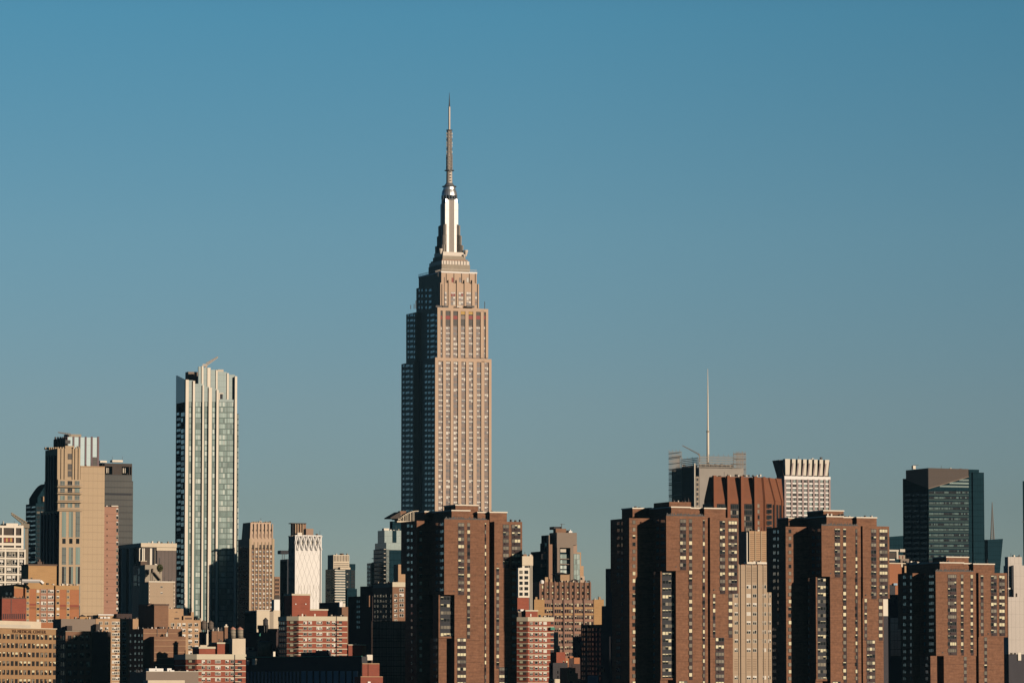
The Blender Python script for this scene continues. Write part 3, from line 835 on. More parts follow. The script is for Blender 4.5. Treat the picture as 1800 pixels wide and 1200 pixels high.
B.fb('crown_opening', 'black_panel', 386.6, 391.5, 692, 701, .2, .5)
vS = B.S(309.5, 660, 0)[0]
B.geo('crown_screen', 'green_glass').prism([(0, .8), (.8, .8), (.8, vS), (0, vS)], [(0, .8), (.8, .8), (.8, vS), (0, vS)], B.E(326, 706)[1], [B.E(326, 668)[1]] * 2 + [B.S(311, 659.5)[1]] * 2)
B.ws([(318.5, 325.2, 2)], 725, 9.65, 50, 7.4, 0, 'tealside'); B.ws([(310.6, 317.6, 3)], 725, 9.65, 50, 5.4, 0, 'tealside')
B.done()
def crane(name, label, p, q, D, w, mast_base, m='pale_steel', cat='crane', lattice=8):
    o = link(bpy.data.objects.new(name, None))
    P = Vector(at(*p, D)); Q = Vector(at(*q, D))
    o.location = (P.x, P.y, 0)
    tag(o, label, cat)
    P -= Vector((o.location.x, o.location.y, 0)); Q -= Vector((o.location.x, o.location.y, 0))
    g = Geo(); h = w
    for dz, dy in ((0, -h / 2), (0, h / 2), (h, 0)):
        g.bar(P + Vector((0, dy, dz)), Q + Vector((0, dy * .4, dz * .3)), w * .22)
    for k in range(lattice):
        a, b = P.lerp(Q, k / lattice), P.lerp(Q, (k + 1) / lattice)
        s_ = 1 - .7 * k / lattice
        g.bar(a + Vector((0, -h / 2 * s_, 0)), b + Vector((0, 0, h * s_)), w * .16)
        g.bar(a + Vector((0, 0, h * s_)), b + Vector((0, h / 2 * s_, 0)), w * .16)
    g.build('jib', m, o)
    g = Geo(); g.box(-h * .35, h * .35, -h * .35, h * .35, mast_base, P.z + h * .6); g.build('mast', m, o)
    g = Geo(); g.box(-h * 1.2, h * .5, -h * .8, h * .8, P.z - h * .2, P.z + h * .7); g.build('cab', m, o)
    return o
zr = at(365, 640, 2610)[2]
crane('roof_crane', 'pale lattice crane jib leaning over the top of the slender glass tower', (362, 643), (383, 628), 2612, 1.6, zr - 12)
# water tanks
def water_tank(label, D, x0, x1, yr, ye, yb, m='tank_wood', rm='tank_roof', legs=4.0, group=None):
    xm = (x0 + x1) / 2
    x, y, zb = at(xm, yb, D)
    k = mpp(D)
    r = (x1 - x0) / 2 * k
    ze, zr = at(xm, ye, D)[2], at(xm, yr, D)[2]
    o = link(bpy.data.objects.new('water_tank', None))
    o.location = (x, y, zb)
    tag(o, label, 'water tank', group)
    g = Geo(); g.lathe(0, 0, [(r, 0), (r * .98, ze - zb)], 20); g.build('barrel', m, o, smooth=True)
    g = Geo(); g.lathe(0, 0, [(r * 1.08, ze - zb - .1), (r * 1.05, ze - zb + .1), (.15, zr - zb)], 20); g.build('roof', rm, o, smooth=True)
    for a in (45, 135, 225, 315):
        g = Geo(); ca, sa = math.cos(R(a)) * r * .7, math.sin(R(a)) * r * .7
        g.bar((ca, sa, 0), (ca, sa, -legs), .35); g.build('leg', 'dark_steel', o)
    for i in range(3):
        g = Geo(); z = (ze - zb) * (i + .5) / 3; g.lathe(0, 0, [(r * 1.01, z), (r * 1.01, z + .12)], 20); g.build('hoop', 'dark_steel', o)
    return o

# --- striped tower behind the tan stepped tower
B = Bd('striped_tower', 'dark and white vertically striped tower top rising behind the tan stepped tower', 2520, 118, 768, cat='skyscraper')
B.fb('wall', 'pale_panel', 118, 174.6, 767.5, None, 0, xl=94.6)
for x0, x1 in ((118, 119.4), (128.2, 131), (139, 141.6), (149.6, 152.4), (160.2, 163.2), (171.2, 174.6)):
    B.fb('stripe', 'purple_rib', x0, x1, 767, None, -.35, .6)
B.sb('shaded_wall', 'curtain_glass', 94.6, 118, 768, None, 0, .2)
for x in (97.5, 102, 106.5, 111, 115):
    B.sb('stripe', 'dark_rib', x, x + 1.6, 767.5, None, -.2, .6)
B.fb('louvre', 'dark_louvre', 163.2, 171.2, 803, 820, -.2, .4)
B.fb('roof_unit', 'grey_concrete', 119, 143, 762.5, 767.5, 6, 8)
B.done()
crane('roof_rig', 'thin window cleaning rig arm above the striped tower on the left', (124, 764.5), (102, 760), 2525, .9, at(118, 768, 2520)[2] - 2, 'aluminium', 'crane', 6)
# --- dark grey glass office tower
B = Bd('office_tower', 'dark grey glass office tower with open rooftop plant bays, far left group', 2700, 174, 820, cat='office tower')
B.fb('wall', 'grey_glass', 174, 232.3, 833, None, 0, 30)
B.fb('crown_frame', 'dark_stone', 174, 232.3, 813.5, 819, 0, 22)
for x in (174, 183.5, 197.5, 213, 227, 230.8):
    B.fb('crown_post', 'dark_stone', x, x + (1.5 if x != 197.5 else 15.5), 818, 834, .1, 3)
B.fb('wall', 'dark_stone', 174, 232, 819, 834, 6, 14)
for x in (187, 190.5, 194, 216, 219.5, 223):
    B.fb('roof_unit', 'pale_concrete', x, x + 2, 820.5, 831, 3, 2)
B.fb('wall', 'grey_glass', 232.3, 234, 845, None, 2, 24)
B.fb('roof_unit', 'white_stone', 197.5, 216, 808, 811.6, 5, 5)
B.fb('roof_unit', 'white_stone', 176, 188, 809, 812.5, 7, 4)
for x in (197.3, 215): B.fb('whip_antenna', 'dark_steel', x, x + .5, 802, 814, 6, .2)
B.fb('mechanical_band', 'black_panel', 185, 231.5, 866, 869.5, -.1, .3)
B.done()
# --- dark blue stepped tower on the far left
B = Bd('dark_tower', 'dark blue glass tower with a curved shoulder, far left behind the white gridded block', 2650, 63, 884, cat='office tower')
B.fb('wall', 'curtain_glass', 63, 82, 884, None, 0, xl=45.5)
B.fb('upper_wall', 'curtain_glass', 66, 84, 873.5, 885, 3, xl=51.5)
g_ = B.geo('curved_roof', 'curtain_glass')
u0_, zz = B.E(66, 874, 5); u1_ = B.E(90, 874, 5)[0]
n = 10
pts = [(u0_ + (u1_ - u0_) * k / n, B.E(66, 874 - 26 * math.sin(k / n * math.pi / 2), 5)[1]) for k in range(n + 1)]
for k in range(n):
    (a, za), (b_, zb_) = pts[k], pts[k + 1]
    g_.prism([(a, 5), (b_, 5), (b_, 24), (a, 24)], [(a, 5), (b_, 5), (b_, 24), (a, 24)], zz - 6, [za, zb_, zb_, za])
B.fb('roof_unit', 'tan_brick', 75.8, 79.5, 872, 881, 1.5, 4)
B.ws([(46.6, 53.5, 4), (54, 62.4, 4)], 890, 8, 30, 3.4, 0, 'tealside')
B.we([(64.5, 70, 2), (71.5, 78, 2)], 890, 8, 20, 4.6, 0, 'dark')
B.done()
# --- tan stepped tower with balconies
B = Bd('stepped_tower', 'tan stepped tower with a notched crown, balconies and tall window slots', 2350, 104.5, 900, cat='apartment tower')
u0, u1, _, vl, zL = B.fb('wall', 'tan_stone', 104.5, 145, 897, None, 0, xl=71.5)
r = B.fb('wall', 'tan_stone', 102, 142, 842, 899, 1.2, xl=78)
r2 = B.fb('wall', 'tan_stone', 101, 141.4, 787.5, 843, 2.2, xl=79.5)
for k in range(9):
    x = 101 + k * 4.6
    if 115 < x < 128: continue
    B.fb('crown_notch', 'tan_stone', x, x + 2.4, 785.3, 789, 2.2, 1.2)
for k in range(6):
    x = 81 + k * 3.4
    B.sb('crown_notch', 'tan_stone', x, x + 1.8, 785.8, 790, r2[0] + 1.0, 1)
B.fb('roof_block', 'tan_stone', 114.5, 130, 783, 790, 3.5, 10)
B.fb('roof_unit', 'dark_steel', 115, 124, 773, 779, 8, 2); B.fb('roof_unit', 'dark_steel', 117.5, 120, 778, 785, 8.5, 1.5)
for x in (73.5, 78.5, 84, 90, 96): B.sb('fin', 'dark_steel', x, x + 1.2, 900, None, 0, .7)
for x in (82, 86.5, 91, 95.5): B.sb('fin', 'dark_steel', x, x + 1.2, 800, 897, r2[0], .7)
B.sb('shaded_glazing', 'curtain_glass', 72.5, 103, 901, None, -.1, .15)
B.sb('shaded_glazing', 'curtain_glass', 81, 99.5, 800, 896, r2[0] - .1, .15)
for x in (108.5, 114.5, 128.5, 133, 139): B.fb('pier', 'tan_stone', x - .8, x + .8, 788, 843, 1.6, 1)
B.we([(119.3, 126.3, 2)], 797, 10, 1, 10, 2.1, 'louvre'); B.we([(119.3, 126.3, 2)], 815, 12, 2, 10.6, 2.1, 'louvre')
B.we([(106, 114, 2), (119, 127.2, 2), (131.5, 140, 2)], 844.5, 12.9, 4, 8.4, 1.1, 'cool')
for y in (854, 866, 881, 896):
    B.fb('balcony', 'tan_stone', 100.5, 145.5, y, y + 1.4, -.9, 3.4)
    B.fb('balcony', 'frame_grey', 101, 145, y - 3, y - 2.4, -.8, .25)
B.we([(108.8, 116.4, 2), (121, 128.6, 2), (133, 140.8, 2)], 898.8, 0, 1, 45, -.02, 'cool')
B.we([(109.5, 115.5, 1), (121.6, 127.6, 1), (133.6, 139.6, 1)], 946, 0, 1, 9, -.02, 'dark')
B.we([(108.8, 116.4, 2), (121, 128.6, 2), (133, 140.8, 2)], 961, 34, 4, 31, -.02, 'cool')
B.done()
B = simple('windowless_slab', 'plain tan windowless slab with a panel grid, right of the stepped tan tower', 2365, 120, 141.6, 184.2, 819, 'tan_panel')
B.fb('coping', 'tan_brick', 141.6, 184.2, 818.4, 820.2, -.3, .6)
B.done()
# --- pink brick slab with white corner windows
B = Bd('brick_slab', 'narrow pinkish brick slab with white corner windows beside the plain tan slab', 2420, 184, 890, cat='apartment building')
mat('pink_brick', (.33, .175, .115), var=.08, scale=.2, fine=.05, floor=4.0, fw=.08, fdark=.75)
B.fb('wall', 'pink_brick', 180, 208, 890, None, 0, 12)
B.fb('roof_unit', 'white_stone', 196, 208, 888, 889.6, 2, 3)
B.we([(204.3, 207.8, 1)], 893, 11.6, 17, 7.4, -.02, 'white')
B.we([(187.5, 189, 1)], 905, 11.6, 14, 2.6, -.02, 'dark')
B.done()
# --- black slab with white fins
B = Bd('finned_slab', 'black office slab with pale vertical fins and cream roof band, beside the glass tower', 2480, 250, 960, cat='office building')
u0, u1, _, vl, zt_ = B.fb('wall', 'black_panel', 250, 310, 961, None, 0, xl=206)
B.box('roof_band', 'cream_stone', u0 - 1, u1, -1, vl + 1, zt_, B.E(250, 953.8)[1])
B.fb('ribbed_wall', 'dark_rib', 276, 310, 967.5, None, -.6, 2)
B.fb('roof_band#2', 'cream_stone', 275.5, 310, 961.8, 967, -.9, 2)
B.fb('ribbed_wall#2', 'dark_stone', 254.5, 263, 962, None, -.3, 1)
for x0, x1, m in ((250, 252, 'white_stone'), (252.7, 254.6, 'white_stone'), (263.6, 267.4, 'white_stone'), (272, 273, 'grey_concrete')):
    B.fb('fin', m, x0, x1, 963, None, -.8, 1)
for x in (208.4, 221.6, 234.6, 248.2):
    B.sb('fin', 'white_stone', x, x + 1.0, 963, None, 0, 2.6 if x < 248 else 1.5)
for x in (214.5, 228, 241.5):
    B.sb('fin', 'frame_grey', x, x + .8, 984, None, 0, .5)
B.fb('roof_vent', 'dark_steel', 295, 297.4, 956, 960, 1, 1.5)
B.fb('whip_antenna', 'dark_steel', 278, 278.6, 950, 956, 5, .3)
B.done()
# --- small dark glass block + concrete house with a tree + beige box
B = Bd('glass_block', 'small dark blue glass block in front of the black finned slab', 2250, 254, 992, cat='building')
B.fb('wall', 'black_panel', 254, 262, 992, None, 0, xl=233.5)
B.fb('lower_wall', 'black_panel', 246, 262, 1028, None, -5, xl=232)
B.ws([(243, 250.5, 1)], 998, 13.2, 10, 11.5, 0, 'cool'); B.ws([(235, 241, 1)], 1010, 13.2, 9, 11.5, 0, 'dark')
B.fb('penthouse', 'dusk_brick', 247.5, 258.5, 985.5, 993, 3, 6)
B.fb('coping', 'cream_stone', 247.5, 258.5, 984.8, 986, 2.8, 1)
B.done()
B = Bd('concrete_house', 'grey beige concrete rooftop house with an outside stair and a small tree', 2150, 255, 992, cat='building')
B.fb('wall', 'grey_concrete', 255, 285, 992, None, 0, 9)
B.fb('window_opening', 'black_panel', 257.5, 262.5, 1000, 1009, -.05, .3)
B.fb('stair', 'grey_taupe', 268.5, 270.5, 998.5, 1005, -1.2, 1.4)
for k in range(9):
    B.fb('stair', 'dark_stone', 271 + k * 1.25, 272.6 + k * 1.25, 1005 + k * 1.5, 1007 + k * 1.5, -1.6, 1.6)
B.fb('post', 'dark_stone', 268.2, 269, 1004, 1020, -1.3, .3)
B.fb('roof_unit', 'white_stone', 272, 276, 990.5, 992.4, 1, 1.2); B.fb('roof_unit', 'dark_steel', 280, 281.5, 980, 992, 2, .6)
B.done()
def tree(label, D, px, py, yb, rx, rz, seed=1, group=None):
    x, y, z = at(px, py, D); zb = at(px, yb, D)[2]
    o = link(bpy.data.objects.new('tree', None)); o.location = (x, y, zb); tag(o, label, 'tree', group)
    rr = random.Random(seed)
    g = Geo(); g.bar((0, 0, 0), (.1, 0, z - zb), .35, .15)
    for k in range(5):
        a = rr.uniform(0, 6.28); g.bar((0, 0, (z - zb) * .4), (rx * .6 * math.cos(a), rx * .6 * math.sin(a), z - zb + rr.uniform(-.3, .6) * rz), .16, .05)
    g.build('trunk', 'bark', o)
    g = Geo()
    for k in range(700):
        while True:
            p = Vector((rr.uniform(-1, 1), rr.uniform(-1, 1), rr.uniform(-1, 1)))
            if p.length < 1 and p.length > .25: break
        p = Vector((p.x * rx, p.y * rx, p.z * rz + z - zb)); s_ = rr.uniform(.12, .3)
        d = Vector((rr.uniform(-1, 1), rr.uniform(-1, 1), rr.uniform(-1, 1))).normalized(); e = d.orthogonal().normalized(); f = d.cross(e)
        g.add([tuple(p + e * s_), tuple(p + f * s_), tuple(p - e * s_), tuple(p - f * s_)], [(0, 1, 2, 3)])
    g.build('crown', 'foliage', o)
tree('small olive green tree on the terrace of the grey concrete rooftop house', 2143, 281, 998, 1007, 1.6, 1.9)
B = Bd('blank_box', 'beige blank sided box building with two tiny windows, left of the glass tower', 2080, 261.5, 1022, cat='building')
B.fb('wall', 'buff_stone', 261.5, 307.8, 1022, None, 0, 14)
B.fb('coping', 'white_stone', 261.2, 308, 1020.8, 1022.6, -.3, 1)
for k in range(14):
    for x0, x1 in ((261.3, 263.2), (305, 307)):
        B.fb('quoin', 'white_stone' if k % 2 else 'grey_concrete', x0 + (.5 if k % 2 else 0), x1, 1024.5 + k * 3.6, 1026.6 + k * 3.6, -.2, .5)
B.we([(282, 286, 2)], 1029.5, 10.5, 2, 3, -.02, 'white')
B.done()

# --- white gridded block, far left
B = Bd('gridded_block', 'white concrete gridded block with open top storeys, cut by the left frame edge', 2000, -38, 923, cat='building')
u0, u1, _, _, zt_ = B.fb('wall', 'dark_stone', -37, 41.5, 926, None, .8, 18)
def grid(b, m, xs, ys, v, wv=1.2, dep=1.4):
    for x0, x1, yt, yb in xs: b.fb('grid_post', m, x0, x1, yt, yb, v, dep)
    for x0, x1, y0, y1 in ys: b.fb('grid_beam', m, x0, x1, y0, y1, v - .12, dep)
WS = 'white_stone'
grid(B, WS, [(-38, -34, 923, 965), (-3, 0, 923, 965), (3.4, 6.4, 923, 965), (25, 28, 923, 965), (37.6, 41.5, 923, 965)],
     [(-38, 41.5, 922.5, 926.5), (-38, 41.5, 939.5, 943.5), (-38, 41.5, 953, 957.5), (-38, 41.5, 961, 964)], 0)
B.fb('screen', 'grey_concrete', 7, 24.5, 928, 939.5, 1, .4)
for k, x in enumerate((7, 10.5, 14, 18, 21.5)):
    B.fb('red_net#%d' % k, ('red_panel', 'amber_panel')[k % 2], x, x + 3, 945, 952, .7, .2)
B.fb('screen#b', 'grey_concrete', 29, 34, 928, 939.5, 1, .4)
B.fb('penthouse', WS, 11, 32, 919, 924, 3, 10); B.fb('roof_vent', 'pale_concrete', 5.5, 7, 915.5, 923, 5, 1)
B.fb('wall', 'dark_stone', -37, 44.5, 966, None, -.4, 18)
for y in (965, 978.6, 992.6, 1006.6, 1020.6, 1034.6):
    B.fb('grid_beam', WS, -38, 45.2, y, y + 3.2, -1.4, 1.4)
for x in (-38, -24, -10, 8.2, 30.8, 42.6): B.fb('grid_post', WS, x, x + 2.8, 965, None, -1.3, 1.4)
B.we([(-7, 7.6, 3), (11.6, 19.8, 2), (21.6, 30, 2), (34.2, 42, 2)], 969.5, 14, 6, 8.2, -.42, 'white')
B.done()
crane('tower_crane', 'brown tower crane jib pointing left behind the white gridded block', (47, 926), (20, 903.5), 2100, 2.2, 0, 'tank_wood', 'crane', 8)
# --- ochre blank box, brick and tan apartment house, red blank wall
B = simple('ochre_building', 'ochre blank brick block above the brick apartments, dark left side', 1930, 37.5, 50, 99.6, 993, 'ochre_brick', coping='dusk_brick')
B.fb('wall_vent', 'dark_steel', 54, 57, 1014.5, 1017, -.1, .3)
B.fb('roof_unit', 'dusk_brick', 66, 74, 986.5, 992, 4, 4); B.fb('chimney', 'dusk_brick', 68.5, 71.5, 982.5, 993, 6, 2)
B.done()
B = Bd('apartment_house', 'orange brick apartment house with tan bands and a dark vertical slot, left edge', 1860, 25, 1027, cat='apartment building')
B.fb('wall', 'orange_brick', 25, 41, 1026.5, None, 0, xl=-12)
B.fb('wall', 'orange_brick', 44.2, 95, 1027, None, 0, 22); B.fb('wall', 'orange_brick', 97.5, 139.5, 1028.5, None, 0, 22)
B.fb('slot_back', 'dusk_brick', 40, 99, 1029, None, 5, 16)
for x0, x1, y in ((25, 41, 1026.2), (44.2, 95, 1026.8), (97.5, 139.5, 1028.2)):
    B.fb('tan_band', 'ochre_brick', x0, x1, y, y + 7.4, -.12, .5)
for i, (x0, x1) in enumerate(((45.8, 51.6), (63.8, 69.6), (71, 82.2), (83.4, 94.8), (98.6, 105), (117, 122.6))):
    B.fb('tan_band#%d' % i, 'ochre_brick' if i not in (2, 3) else 'pink_brick', x0, x1, 1034, 1092, -.08, .4)
B.we([(46.6, 51, 1), (64.4, 69.2, 1), (99.4, 104.2, 1), (117.6, 122, 1)], 1036.4, 10.3, 6, 4.4, -.1, 'white')
B.we([(72, 81.2, 3), (84.2, 94.4, 3)], 1036, 10.3, 6, 5.6, -.1, 'white')
B.fb('brick_band', 'red_brick', 52, 63.8, 1060, 1063.6, -.05, .3); B.fb('brick_band', 'red_brick', 105.2, 117, 1062, 1065.4, -.05, .3); B.fb('brick_band', 'red_brick', 123, 139, 1062.4, 1066, -.05, .3)
B.ws([(10, 14, 1), (18, 21, 1)], 1040, 10.3, 5, 6, 0, 'dark')
B.done()
g = Geo()
D_ = 1856
for p, q in (((39, 1020.5), (71, 1021)), ((71, 1021), (76, 1025.5))):
    g.bar(at(*p, D_), at(*q, D_), 1.05)
o = g.build('roof_duct', 'white_paint'); tag(o, 'shiny white duct lying along the roof of the orange brick apartment house', 'duct')
B = Bd('brick_hall', 'plain red brick hall with a small arcade, bottom left', 1800, 3.5, 1051, cat='building')
B.fb('wall', 'red_brick', 3.5, 46.5, 1051, None, 0, xl=-20)
B.fb('coping', 'dusk_brick', 3.5, 46.5, 1049.8, 1051.3, -.2, .6)
for k in range(12): B.fb('arcade_opening', 'black_panel', 5 + k * 3.4, 6.8 + k * 3.4, 1078, 1087, -.06, .3)
for k in range(6): B.fb('roof_railing#%d' % k, 'dark_steel', 4 + k * 6, 4.6 + k * 6, 1047.5, 1051, 1, .2)
B.fb('downpipe', 'dark_steel', 19.5, 20.4, 1052, 1077, -.15, .3)
B.done()

# --- hospital with its name along the parapet: a long wall receding to the right
B = Bd('hospital', 'long tan hospital block with its name in letters above the windows', 1640, -30, 1104, a=66, cat='hospital')
u0, z_ = B.E(-30, 1102.3); u1 = B.E(98.4, 1104)[0]
L = u1 - u0
zt_ = B.E(40, 1104)[1]
B.box('wall', 'orange_tan_brick', 0, L, 0, 30, 0, zt_)
B.box('coping', 'cream_stone', -.3, L + .3, -.3, 1.0, zt_, zt_ + .35)
up = B.E(88, 1100)[0]
zp = B.E(40, 1090.5)[1]
B.box('penthouse', 'cream_stone', -2, up, 4, 22, zt_ - 1, zp)
B.box('penthouse', 'pale_concrete', 14, up - 9, 3.4, 5, zt_ + .2, zt_ + 1.5)
for k in range(18):
    px = -20 + 7.4 * k + 4.5
    if px > 97: break
    x0 = B.E(px - 2.1, 1120)[0]; x1 = B.E(px + 2.5, 1120)[0]
    for i in range(7):
        zc = B.E(40, 1118.6 + i * 15.6)[1]
        B.w.append(('E', (x0 + x1) / 2, -.02, zc, x1 - x0, 1.95, 'office_dark', 2))
B.done()
fc = bpy.data.curves.new('lettering', 'FONT')
fc.body = 'VA MEDICAL CENTER'
fc.size = 1.75; fc.extrude = .12; fc.space_character = 1.06
fc.materials.append(MATS['lettering'])
fo = link(bpy.data.objects.new('lettering', fc), B.o)
fx0, fz = B.E(20.5, 1111.6); fx1 = B.E(80, 1113)[0]
fo.location = (fx0, -.16, B.E(40, 1111.8)[1]); fo.rotation_euler = (R(90), 0, 0)
bpy.context.view_layer.update()
tw = max(fo.dimensions.x, .1)
me = bpy.data.meshes.new_from_object(fo.evaluated_get(bpy.context.evaluated_depsgraph_get()))
me.transform(fo.matrix_local.to_3x3().to_4x4())
me.transform(Matrix.Diagonal(((fx1 - fx0) / tw, 1, 1, 1)))
lo = link(bpy.data.objects.new('lettering', me), B.o)
lo.location = fo.location
bpy.data.objects.remove(fo)
B = Bd('hospital_wing', 'shaded brown wing with paired windows, right of the tan hospital front', 1758, 115.5, 1109, cat='hospital')
B.fb('wall', 'blank_brown', 115.5, 161.5, 1109, None, 0, xl=98)
B.fb('wall', 'dark_stone', 161.5, 195, 1110, None, 1.2, 14)
B.fb('coping', 'grey_concrete', 115, 161.5, 1108.2, 1109.4, -.2, .8); B.fb('coping#2', 'grey_concrete', 161.5, 195, 1109.2, 1110.4, 1.0, .8)
B.fb('penthouse', 'grey_taupe', 107.5, 168, 1087, 1109, 12, 12)
B.fb('roof_unit', 'dark_stone', 169, 176, 1096, 1109, 9, 3); B.fb('roof_unit', 'dark_stone', 118, 127, 1099, 1108, 8, 3); B.fb('roof_vent', 'pale_steel', 99.2, 100.4, 1095, 1108, 20, .6)
B.we([(119, 125.5, 2), (129, 135.8, 2), (140.5, 147, 2), (151.2, 157.6, 2)], 1116, 15.4, 7, 8.6, -.02, 'sash')
B.we([(190, 193.5, 1)], 1119, 15.4, 7, 7, 1.15, 'dark')
B.ws([(100, 103, 1), (106, 109, 1), (110.5, 113.5, 1)], 1116, 15.4, 6, 8.6, 0, 'dark')
B.done()
# --- tan apartments with air conditioners
B = Bd('tan_apartments', 'tan brick apartment block with paired windows and a white roof bulkhead', 1800, 168.5, 1087, cat='apartment building')
B.fb('wall', 'tan_brick', 168.5, 226.8, 1086.6, None, 0, 18)
B.fb('penthouse', 'tan_brick', 173, 199.5, 1080, 1088, 3, 8); B.fb('coping', 'white_paint', 172.6, 200, 1078.8, 1080.6, 2.6, 1)
for x in (176, 182.5, 188.5): B.fb('roof_unit', 'white_paint', x, x + 5, 1083.5, 1086.2, 1, 1)
B.we([(173.6, 180, 2), (184.3, 190.4, 2), (196.6, 210.4, 4), (214.8, 221.6, 2)], 1091.8, 9.75, 14, 5.4, -.02, 'white')
for i in range(10):
    for x in (203, 216.6): B.fb('air_conditioner', 'spandrel_brown', x, x + 3, 1098.2 + i * 9.75, 1100 + i * 9.75, -.4, .5)
for x in (207.5, 228): B.fb('roof_vent', 'white_paint', x, x + 1.6, 1084.5, 1087, 2, .8)
B.done()
B = simple('low_tan_block', 'small blank tan block seen past the tan apartments', 1830, 226.5, 233.5, 254, 1087, 'tan_brick')
B.fb('roof_vent', 'white_paint', 248, 250, 1084.5, 1087.2, 2, .8); B.we([(249.5, 253, 2)], 1094, 9, 1, 6, -.02, 'cool'); B.done()
B = simple('dark_roof_block', 'low dark roofed block behind the tan apartments, below the finned slab', 1900, 196, 205, 232, 1078, 'shade_brick'); B.done()
B = simple('ochre_roof_house', 'tiny ochre house with a dark hipped roof beside the white bulkhead', 1880, 135, 140.5, 160, 1083, 'ochre_brick')
r = B.r; B.geo('hipped_roof', 'dark_roof').prism([(r[0], 0), (r[0] + 3, 0), (r[0] + 3, 3), (r[0], 3)], [(r[0] + 1.4, 1.4), (r[0] + 1.6, 1.4), (r[0] + 1.6, 1.6), (r[0] + 1.4, 1.6)], r[4], r[4] + .9)
B.fb('roof_unit', 'dark_stone', 157, 173, 1081, 1089, 4, 4); B.done()
B = simple('brown_slab', 'tall blank brown brick slab with a dark left side, below the beige box', 1790, 254, 271.2, 296.2, 1063, 'blank_brown', coping='dusk_brick', d=22)
r = B.r; B.geo('gable_roof', 'dusk_brick').prism([(r[0] - 2.4, 2), (r[0] + 1, 2), (r[0] + 1, 5), (r[0] - 2.4, 5)], [(r[0] - 1, 2), (r[0] - .6, 2), (r[0] - .6, 5), (r[0] - 1, 5)], r[4] - .2, r[4] + .8); B.done()
B = Bd('buff_apartments', 'stepped buff brick apartments with small paired windows below the glass tower', 1830, 296, 1089, cat='apartment building')
B.fb('wall', 'tan_brick', 296, 353, 1089, None, 0, 16)
B.fb('wall', 'tan_brick', 296, 322.5, 1069, 1090, 5, 12); B.fb('wall', 'tan_brick', 322.5, 340.5, 1081.5, 1090, 4, 10); B.fb('wall', 'tan_brick', 336, 341, 1075, 1083, 6, 5)
B.fb('window_strip', 'dusk_brick', 325.5, 337.5, 1084.8, 1087.8, 3.9, .4); B.fb('window_strip', 'dusk_brick', 307, 315, 1084.8, 1087.8, -.1, .4)
B.we([(300.5, 306.5, 2), (311.6, 318, 2), (320.5, 326, 2), (330.8, 337.6, 2), (342, 348.4, 2)], 1094.4, 9.8, 12, 5.8, -.02, 'white')
for i in range(10):
    for x in (301.5, 332.5): B.fb('air_conditioner', 'spandrel_brown', x, x + 2.8, 1100.4 + i * 9.8, 1102 + i * 9.8, -.4, .5)
B.fb('wall_vent', 'dark_steel', 309, 310.2, 1074, 1076, 4.9, .3); B.fb('wall_vent', 'dark_steel', 311, 312, 1074, 1076, 4.9, .3)
B.done()
# --- brown blank wall with string courses, windowed dark side
B = Bd('brown_warehouse', 'brown brick warehouse with thin pale string courses and a dark windowed side', 1660, 252, 1104, cat='building')
B.fb('wall', 'blank_brown', 252, 320.5, 1104, None, 0, xl=226.5)
B.fb('wall', 'blank_brown', 271, 326.3, 1118, None, -5.5, 8)
u_f = B.E(271, 1118, -5.5)[0]
for k in range(6):
    B.fb('string_course', 'tan_brick', 271, 326.3, 1123.6 + k * 10.65, 1124.5 + k * 10.65, -5.6, .4)
B.fb('string_course#u', 'tan_brick', 252, 320.5, 1112, 1112.8, -.1, .4)
for x in (276, 294.6): B.fb('downpipe', 'dark_steel', x, x + .9, 1105, 1118, -.15, .3)
B.fb('roof_unit', 'pale_concrete', 291.5, 295, 1113, 1118, -3, 1.5); B.fb('roof_unit', 'white_paint', 293, 294.2, 1110.5, 1114, -2.6, .5)
B.ws([(228.5, 231, 1), (236.5, 239.5, 1), (243.5, 246, 1), (249, 251, 1)], 1113.5, 10.6, 8, 5.2, 0, 'resdark')
rr = random.Random(3)
for k in range(11):
    x = 242 + k * 7.4 + rr.uniform(0, 3)
    B.fb('roof_vent', rr.choice(('white_paint', 'dark_steel', 'pale_steel')), x, x + rr.uniform(1, 2.4), 1104 - rr.uniform(1.5, 3.6), 1105, 2, .8)
B.fb('roof_unit', 'dusk_brick', 280, 291, 1100.5, 1105, 4, 3)
B.done()
# --- low grey roof in front
B = Bd('low_grey_block', 'long low grey walled block with bright white units on its roof, bottom edge', 1560, 257, 1180, cat='building')
B.fb('wall', 'grey_taupe', 257, 349, 1179.5, None, 0, 20)
B.fb('coping', 'pale_concrete', 257, 349, 1178.8, 1180, -.2, .8)
B.fb('lower_wall', 'cream_stone', 260, 325, 1194.6, None, -4, 6)
B.fb('roof_unit', 'white_paint', 262, 287.4, 1173.8, 1180, 3, 4); B.fb('roof_unit', 'white_paint', 294, 301.6, 1173.8, 1180, 3, 3)
B.fb('roof_unit', 'white_paint', 299, 306.5, 1177, 1180, 2.6, 1.5); B.fb('roof_vent', 'white_paint', 273.5, 275.2, 1170.5, 1174.5, 4, .8)
B.fb('roof_vent', 'dark_steel', 273.8, 275, 1176, 1178, 2.9, .3)
for k in range(8): B.fb('roof_vent', 'dark_steel', 240 + k * 2.6, 241 + k * 2.6, 1175.5 + (k % 3), 1181, 6, .4)
B.done()
B = simple('dark_low_block', 'low dark roof with thin pipes left of the grey walled block', 1575, 228, 240, 257, 1191, 'shade_brick'); B.done()

